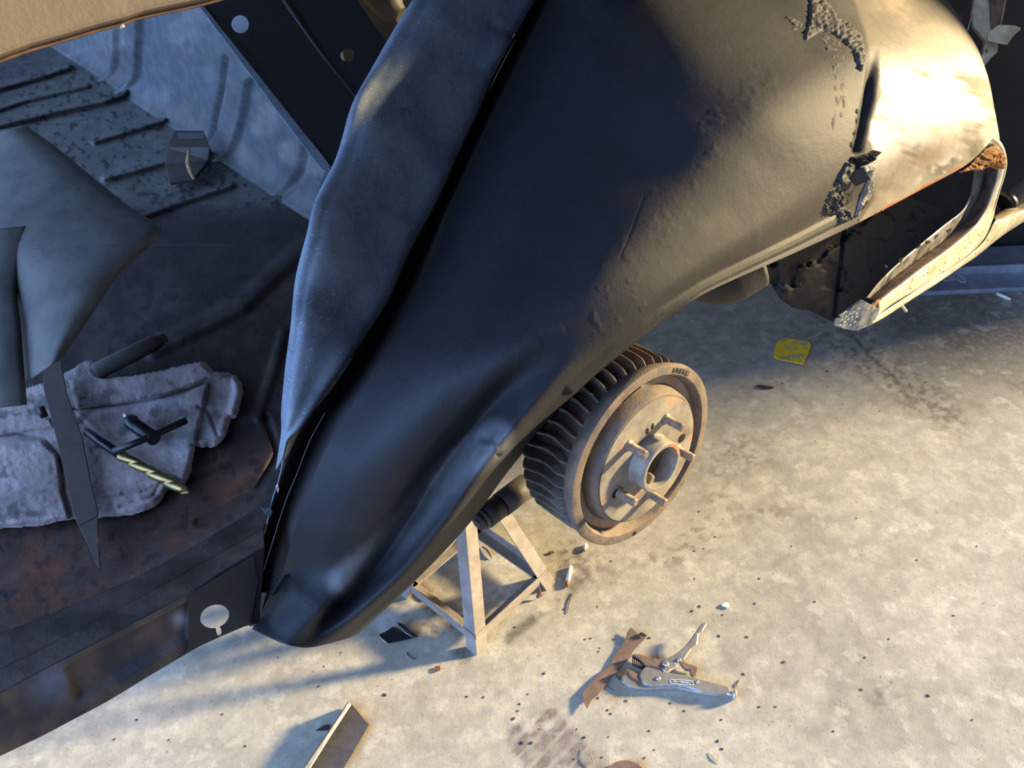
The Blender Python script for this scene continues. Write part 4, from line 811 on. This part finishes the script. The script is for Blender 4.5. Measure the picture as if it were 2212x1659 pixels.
grid('folded_edge', ruled(eb, ec, 20, 5), chrome, mp, solid=.002); grid('edge_wall', ruled(ea, eb, 20, 5), darkbrown, mp, solid=.0015)
flat('tape_scrap', 'small dark torn scrap beside the steel offcut', 'scrap', za((300, 475), (370, 430), (415, 425), (400, 470)), darkbit, z0=.002, th_=.001)
zb_ = lambda *a: [(800+x/4.148, 1050+y/4.148) for x, y in a]
mb = thing('folded_clip', 'small dark folded metal clip left of the jack stand foot', 'metal clip', PZ(860, 1375, 0))
slab('plate', [PZ(x, y, .003) for x, y in zb_((75, 1335), (130, 1310), (205, 1262), (270, 1300), (395, 1362), (290, 1385), (160, 1410))], blackp, mb, th=.0015, up=(0, 0, 1))
slab('upturned_edge', [PZ(x, y, z) for (x, y), z in zip(zb_((245, 1218), (262, 1252), (375, 1352), (430, 1348), (345, 1290), (300, 1240)), (.02, .006, .004, .014, .022, .026))], toolblack, mb, th=.0015)
tube('bright_rim', [PZ(x, y, .005) for x, y in zb_((78, 1338), (110, 1375), (160, 1412))], .0012, chrome, mb, 6); tube('bright_rim', [PZ(x, y, .007) for x, y in zb_((265, 1262), (320, 1315), (385, 1358))], .0010, chrome, mb, 6)
# yellow spreader
ys_ = [(1672, 772), (1671, 765), (1676, 745), (1683, 734), (1692, 731), (1715, 733), (1722, 735), (1746, 738), (1751, 742), (1752, 748), (1744, 770), (1735, 787), (1733, 788), (1700, 781), (1680, 777)]
flat('body_filler_spreader', 'yellow plastic filler spreader with grey smears on the floor', 'spreader', ys_, yellow, z0=.002, th_=.002, bev=.0006)
flat('leaf_chip', 'dark pointed leaf-shaped chip below the yellow spreader', 'chip', [(1633, 833), (1638, 832), (1650, 833), (1672, 837), (1668, 840), (1648, 841), (1637, 838)], darkbit, z0=.001, th_=.002)
flat('paint_chip', 'white angular paint chip lying above the pliers', 'chip', [(1558, 1309), (1566, 1302), (1574, 1303), (1577, 1313), (1571, 1313)], white, z0=.002, th_=.002)
dk = lathe('sanding_disc', [(.0005, .004), (.030, .004), (.043, .005), (.0435, .002), (.040, 0.0), (.0005, 0.0)], PZ(1352, 1692, 0.001), (0, 0.001, 1), rustm, None, 48); tag(dk, 'round brown rusty disc cut off by the bottom of the photo', 'disc')
def butt(label, a, b, r, tipcol):
    A_ = PZ(*a, r*.95); B_ = PZ(*b, r*.95); t = thing('cigarette_butt', label, 'cigarette butt', ((A_+B_)/2)*np.array([1, 1, 0]), 'cigarette butts on the concrete'); d = B_-A_
    tube('paper', [A_, A_+d*.75], r, white, t, 16); tube('burnt_end', [A_+d*.75, B_], [r, r*.7], tipcol, t, 14); return t
butt('white cigarette butt with a brown end right of the jack stand', (1233., 1224.), (1224., 1267.), .0048, tan)
butt('white cigarette butt lying by the long floor rail', (2153., 634.), (2183., 647.), .005, white)
butt('yellowed cigarette butt tucked under the brake drum', (1266., 1176.), (1261., 1190.), .0042, tan)
def twig(label, pts, r, m=straw, name='twig'):
    return tag(tube(name, [PZ(float(x), float(y), r+z) for x, y, z in pts], [r*.6]+[r]*(len(pts)-2)+[r*.5], m, None, 7, 16), label, 'twig' if name == 'twig' else 'shaving')
twig('thin dry stem standing beside the shoe print', [(1272, 1612, .004), (1277, 1630, .006), (1282, 1650, .004), (1286, 1668, 0)], .0011)
twig('curled brown root inside the jack stand behind its front leg', [(1041, 1181, 0), (1050, 1186, .003), (1058, 1196, .003), (1062, 1206, 0)], .003, rustm)
twig('bent tan twig inside the left side of the jack stand', [(899, 1262, 0), (908, 1272, .002), (917, 1290, .002), (931, 1297, 0)], .0022)
twig('curled metal shaving in front of the jack stand', [(880, 1408, 0), (879, 1415, .001), (886, 1421, .002), (897, 1424, 0)], .0012, MATS['bare_metal'], 'metal_shaving')
twig('small thin stick right of the round brown disc', [(1530, 1626, 0), (1540, 1637, .001), (1551, 1650, 0)], .0009)
twig('dark thin stick on the concrete right of the jack stand', [(1236, 1282, 0), (1230, 1300, .001), (1224, 1326, 0)], .0012, darkbit)
twig('dark short stick near the screw end of the pliers', [(1597, 1468, 0), (1592, 1477, .001), (1588, 1486, 0)], .0010, darkbit)
twig('grey thin sliver beside the lower end of the rusty strip', [(1308, 1481, 0), (1316, 1487, .001), (1325, 1493, 0)], .0009, MATS['bare_metal'], 'metal_shaving')
twig('dark hair-thin curl above the movable jaw of the pliers', [(1421, 1411, 0), (1420, 1420, .001), (1423, 1429, 0)], .0007, darkbit)
flat('dry_leaf', 'small curled brown leaf leaning on the right base bar of the jack stand', 'leaf', [(1158, 1290), (1165, 1266), (1169, 1277), (1172, 1288), (1163, 1293)], rustm, zf=lambda x, y: .004+.02*(y < 1280), th_=.001)
flat('brown_flake', 'square brown flake in front of the jack stand', 'flake', [(940, 1441), (950, 1439), (952, 1447), (945, 1451), (939, 1449)], brownbit, z0=.001, th_=.003)
flat('brown_flake', 'oblong brown flake at the right foot of the jack stand', 'flake', [(1185, 1193), (1193, 1191), (1197, 1195), (1190, 1198)], brownbit, z0=.001, th_=.003)
crumbs = [(831, 1501, 6), (688, 1483, 4), (1109, 1552, 6), (1122, 1521, 4), (1140, 1500, 3), (1147, 1605, 6), (1127, 1605, 6), (1175, 1455, 5), (1008, 1505, 4), (1044, 1506, 4), (1118, 1536, 4), (1165, 1575, 3), (1292, 1508, 4),
          (1295, 1400, 3), (1293, 1407, 4), (1495, 1320, 5), (1511, 1310, 5), (1561, 1328, 4), (1630, 1304, 4), (1553, 1374, 5), (1613, 1376, 5), (1606, 1456, 5), (1693, 1430, 6), (1352, 1514, 5), (1448, 1519, 4), (1312, 1534, 4), (1319, 1542, 4),
          (1402, 1579, 4), (1262, 1593, 5), (1478, 1536, 4), (1558, 1555, 4), (1550, 1601, 5), (1559, 1618, 5), (1392, 1637, 4), (1246, 1575, 3), (1640, 1527, 4), (1675, 1527, 4), (1240, 1640, 3), (1314, 1592, 3), (1413, 1620, 3), (1300, 1636, 4),
          (1403, 1378, 5), (1264, 1381, 4), (1326, 1381, 4), (1276, 1379, 4), (1290, 1310, 3), (1218, 1316, 4), (1112, 1355, 4), (1500, 1190, 4), (1520, 1185, 3), (1545, 1160, 4), (1455, 1205, 3), (1510, 1105, 4), (1690, 828, 4), (1785, 801, 3),
          (1787, 836, 3), (1788, 802, 5), (1716, 718, 4), (2000, 826, 5), (1740, 803, 3), (1720, 864, 3), (1820, 873, 3), (1900, 888, 3), (1500, 1250, 3), (1320, 1212, 4), (1710, 1180, 3), (1860, 1490, 5), (1868, 1420, 4), (2005, 1503, 6), (1760, 1300, 4),
          (1920, 1380, 4), (2060, 1330, 4), (2100, 1555, 4), (1800, 1580, 4), (1980, 1210, 4), (1850, 1120, 3), (1640, 1250, 4), (2110, 1180, 3), (736, 1410, 3), (600, 1420, 3), (480, 1543, 4), (295, 1555, 4), (365, 1598, 4), (247, 1597, 4), (530, 1612, 4), (700, 1440, 3)]
sizes = {}
for k, (x, y, s) in enumerate(crumbs):
    d = random.random() < .5; key = (d,)
    if key not in sizes:
        bm = bmesh.new(); bmesh.ops.create_icosphere(bm, subdivisions=2, radius=1)
        for v in bm.verts: v.co *= 1+.45*(vnoise(np.array(v.co)*1.7+9, 3+int(d))-.5)
        me = bpy.data.meshes.new('crumb'); bm.to_mesh(me); bm.free(); me.materials.append(darkbit if d else brownbit); sizes[key] = me
    r = s*.00052; o = bpy.data.objects.new('crumb', sizes[key]); o.location = tuple(PZ(float(x), float(y), r*.2)); o.scale = (r*1.4, r, r*.35); o.rotation_euler = (0, 0, random.uniform(0, 3.14)); SC.collection.objects.link(o)
    tag(o, 'tiny dark crumb of dirt on the concrete' if d else 'tiny brown crumb of rust on the concrete', 'crumb', 'dark crumbs scattered over the concrete' if d else 'brown crumbs scattered over the concrete')

# ================================================================== THINGS INSIDE THE CAR
towel_o = [(-60, 870), (0, 860), (60, 838), (110, 820), (143, 804), (165, 792), (186, 776), (203, 780), (210, 800), (232, 814), (285, 811), (350, 800), (400, 787), (431, 781), (448, 786), (461, 801), (490, 804), (511, 811), (523, 828), (526, 850), (518, 880), (511, 902), (500, 905), (491, 934), (480, 955), (467, 966), (440, 968), (421, 965), (418, 991), (412, 1020), (402, 1046), (380, 1051), (362, 1062), (348, 1083), (335, 1095), (300, 1110), (275, 1115), (213, 1120), (160, 1122), (80, 1138), (0, 1142), (-60, 1150)]
def build_towel():
    xs = np.arange(-60, 532, 2.4); ys = np.arange(770, 1156, 2.4); X, Y = np.meshgrid(xs, ys, indexing='ij')
    n = pnoise(X, Y, .02, 4, 3); n2 = pnoise(X, Y, .07, 3, 5); n3 = pnoise(X, Y, .012, 4, 9)
    s = sdpoly(X+4*(n2-.5), Y+4*(n2-.5), towel_o)
    z = FZ+.013+.010*(1-sst(s, -14, 0))+.010*(n-.5)
    def layer(poly, h, f=7):
        nonlocal z; z = z+h*(1-sst(sdpoly(X, Y, poly)+4*(n2-.5), -f, 1))
    layer([(150, 822), (232, 814), (350, 800), (431, 781), (461, 801), (505, 812), (450, 822), (380, 850), (330, 866), (250, 875), (165, 885)], .013)
    layer([(165, 892), (300, 872), (400, 850), (440, 828), (452, 830), (436, 900), (421, 965), (418, 991), (402, 1046), (385, 1035), (300, 990), (200, 930)], .010)
    layer([(500, 812), (523, 828), (526, 850), (516, 890), (500, 900), (488, 890), (498, 850)], .012, 12)
    layer([(-60, 960), (40, 945), (90, 950), (125, 985), (135, 1060), (150, 1120), (-60, 1145)], .012)
    layer([(-60, 900), (60, 885), (110, 905), (120, 925), (40, 935), (-60, 950)], .008)
    for pl, d, w in (([(155, 885), (260, 874), (380, 850), (440, 830)], .008, 5), ([(-60, 955), (40, 938), (100, 950), (128, 985), (135, 1020)], .008, 6), ([(350, 1040), (330, 1075), (260, 1095)], .004, 6), ([(200, 1075), (300, 1068), (340, 1050)], .003, 5), ([(430, 880), (450, 890), (470, 940)], .006, 8)):
        z = z-d*(1-sst(sdseg(X, Y, pl), 1, w))
    z += .003*(n2-.5)+.001*(pnoise(X, Y, .16, 2, 7)-.5)
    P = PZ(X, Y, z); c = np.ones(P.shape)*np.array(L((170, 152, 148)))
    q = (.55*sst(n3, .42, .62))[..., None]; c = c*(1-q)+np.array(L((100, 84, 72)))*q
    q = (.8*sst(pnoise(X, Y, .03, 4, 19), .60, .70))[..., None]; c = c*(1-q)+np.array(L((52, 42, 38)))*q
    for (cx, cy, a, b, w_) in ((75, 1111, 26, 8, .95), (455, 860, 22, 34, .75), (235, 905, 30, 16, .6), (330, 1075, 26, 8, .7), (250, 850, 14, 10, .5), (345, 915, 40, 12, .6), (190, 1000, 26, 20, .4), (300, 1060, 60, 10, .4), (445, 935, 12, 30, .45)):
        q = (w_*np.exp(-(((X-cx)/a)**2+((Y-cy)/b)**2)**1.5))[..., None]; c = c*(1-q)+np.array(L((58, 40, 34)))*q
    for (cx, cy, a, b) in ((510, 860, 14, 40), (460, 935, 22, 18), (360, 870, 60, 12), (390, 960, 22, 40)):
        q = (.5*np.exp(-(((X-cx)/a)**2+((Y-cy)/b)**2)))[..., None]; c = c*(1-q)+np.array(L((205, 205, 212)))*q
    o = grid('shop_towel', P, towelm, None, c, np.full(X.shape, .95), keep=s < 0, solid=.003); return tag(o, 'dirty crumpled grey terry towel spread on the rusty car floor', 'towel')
build_towel()
# file
fi = thing('flat_file', 'long dark flat file with a pointed tang lying across the towel', 'file', PZ(160, 1000, FZ))
fz = lambda y: FZ+.044+.03*max(0, (1000-y)/220.)
bl = [(95, 775), (131, 772), (145, 850), (180, 950), (197, 1040), (213, 1106), (212, 1118), (172, 1140), (160, 1112), (147, 1050), (123, 950), (96, 844)]
slab('blade', [PZ(x, y, fz(y)) for x, y in bl], filem, fi, th=.005, bev=.001)
slab('tang', [PZ(x, y, fz(y)-.0*(y)) for x, y in ((172, 1140), (212, 1118), (214, 1180), (219, 1229), (214, 1231), (192, 1180))], filem, fi, th=.004, bev=.001)
# drill bit
db = thing('drill_bit', 'gold twist drill bit lying on the towel beside the file', 'drill bit', PZ(300, 1000, FZ))
da = PZ(186., 932., FZ+.050); dm = PZ(262., 985., FZ+.046); de = PZ(408., 1065., FZ+.036); 
tube('shank', [da, da+(dm-da)*.04, dm], [.006, .0082, .0082], toolblack, db, 18)
def flutes():
    d = de-dm; Ld = np.linalg.norm(d); d /= Ld; e1 = np.cross(d, [0, 0, 1.]); e1 /= np.linalg.norm(e1); e2 = np.cross(e1, d); vs = []; fs = []; ns = 90; m_ = 24
    for i in range(ns):
        t = i/(ns-1); sc = 1 if t < .93 else (1-t)/.07*.9+.1
        for k in range(m_):
            g = 2*math.pi*k/m_; tw = t*2*math.pi*1.9; r = .0105*(.62+.38*abs(math.cos(g))**.55)*sc; vs.append(dm+d*Ld*t+r*(e1*math.cos(g+tw)+e2*math.sin(g+tw)))
    fs = [(i*m_+k, i*m_+(k+1) % m_, (i+1)*m_+(k+1) % m_, (i+1)*m_+k) for i in range(ns-1) for k in range(m_)]
    mesh('fluted_body', vs, fs, gold, db, True)['label'] = 'gold coated spiral flutes'
flutes()
# tap wrench
tw = thing('tap_wrench', 'black T-handle tap wrench lying over the drill bit on the towel', 'wrench', PZ(310, 940, FZ))
tube('collet_body', [PZ(278., 903., FZ+.064), PZ(284., 912., FZ+.064), PZ(288., 916., FZ+.064), PZ(334., 948., FZ+.062)], [.009, .0155, .0135, .0135], toolblack, tw, 20)
tube('cross_handle', [PZ(244., 976., FZ+.066), PZ(310., 950., FZ+.068), PZ(402., 908., FZ+.060)], [.007, .0062, .007], toolblack, tw, 14)
tube('collet_nut', [PZ(270., 896., FZ+.065), PZ(278., 903., FZ+.065)], [.005, .006], chrome, tw, 12)
# wooden rod
hd = thing('tool_handle', 'dull grey-brown cylindrical tool handle lying behind the towel', 'tool handle', PZ(270, 770, FZ))
tube('grip', [PZ(202., 806., FZ+.040), PZ(206., 803., FZ+.040), PZ(330., 742., FZ+.040), PZ(350., 735., FZ+.040)], [.010, .019, .018, .012], MATS['dark_brown_steel'], hd, 20); tube('ferrule', [PZ(338., 738., FZ+.039), PZ(356., 728., FZ+.039)], .012, sheetm, hd, 16)
tube('knob', [PZ(84., 893., FZ+.052), PZ(100., 887., FZ+.052)], .012, toolblack, hd, 16)
# loose curved sheet metal pieces at the left
sh = [(54, 271), (120, 318), (200, 384), (280, 448), (347, 497), (300, 550), (252, 596), (220, 645), (175, 712), (130, 776)]
sl_ = [(-90, 300), (-90, 350), (-90, 400), (-90, 440), (-90, 490), (-60, 540), (-20, 600), (10, 660), (30, 730), (52, 830)]
S = np.array([[PD(x0+(x1-x0)*t, y0+(y1-y0)*t, dd+h) for t, h in ((0, .03), (.08, 0), (.3, -.01), (.65, .02), (1, .10))] for (x0, y0), (x1, y1), dd in zip(sh, sl_, (2.0, 1.95, 1.88, 1.82, 1.76, 1.72, 1.69, 1.66, 1.63, 1.60))])
tag(grid('bent_sheet_panel', cr(cr(S, np.linspace(0, 1, 90), 0), np.linspace(0, 1, 40), 1), sheetm, None, solid=.0025), 'large grey bent sheet-metal panel leaning inside the car at the left edge', 'sheet metal')
s2r = [(63, 488), (50, 540), (38, 600), (37, 650), (43, 698), (50, 790), (57, 874)]; s2l = [(-90, 505), (-90, 560), (-90, 620), (-90, 680), (-90, 740), (-90, 810), (-90, 890)]
S2 = np.array([[PD(x0+(x1-x0)*t, y0+(y1-y0)*t, dd+h) for t, h in ((0, .02), (.1, 0), (.5, -.01), (1, .02))] for (x0, y0), (x1, y1), dd in zip(s2r, s2l, np.linspace(1.78, 1.62, 7))])
tag(grid('sheet_offcut', cr(cr(S2, np.linspace(0, 1, 60), 0), np.linspace(0, 1, 30), 1), sheetm, None, solid=.0025), 'narrow pale grey sheet-metal piece in front of the larger bent panel', 'sheet metal')
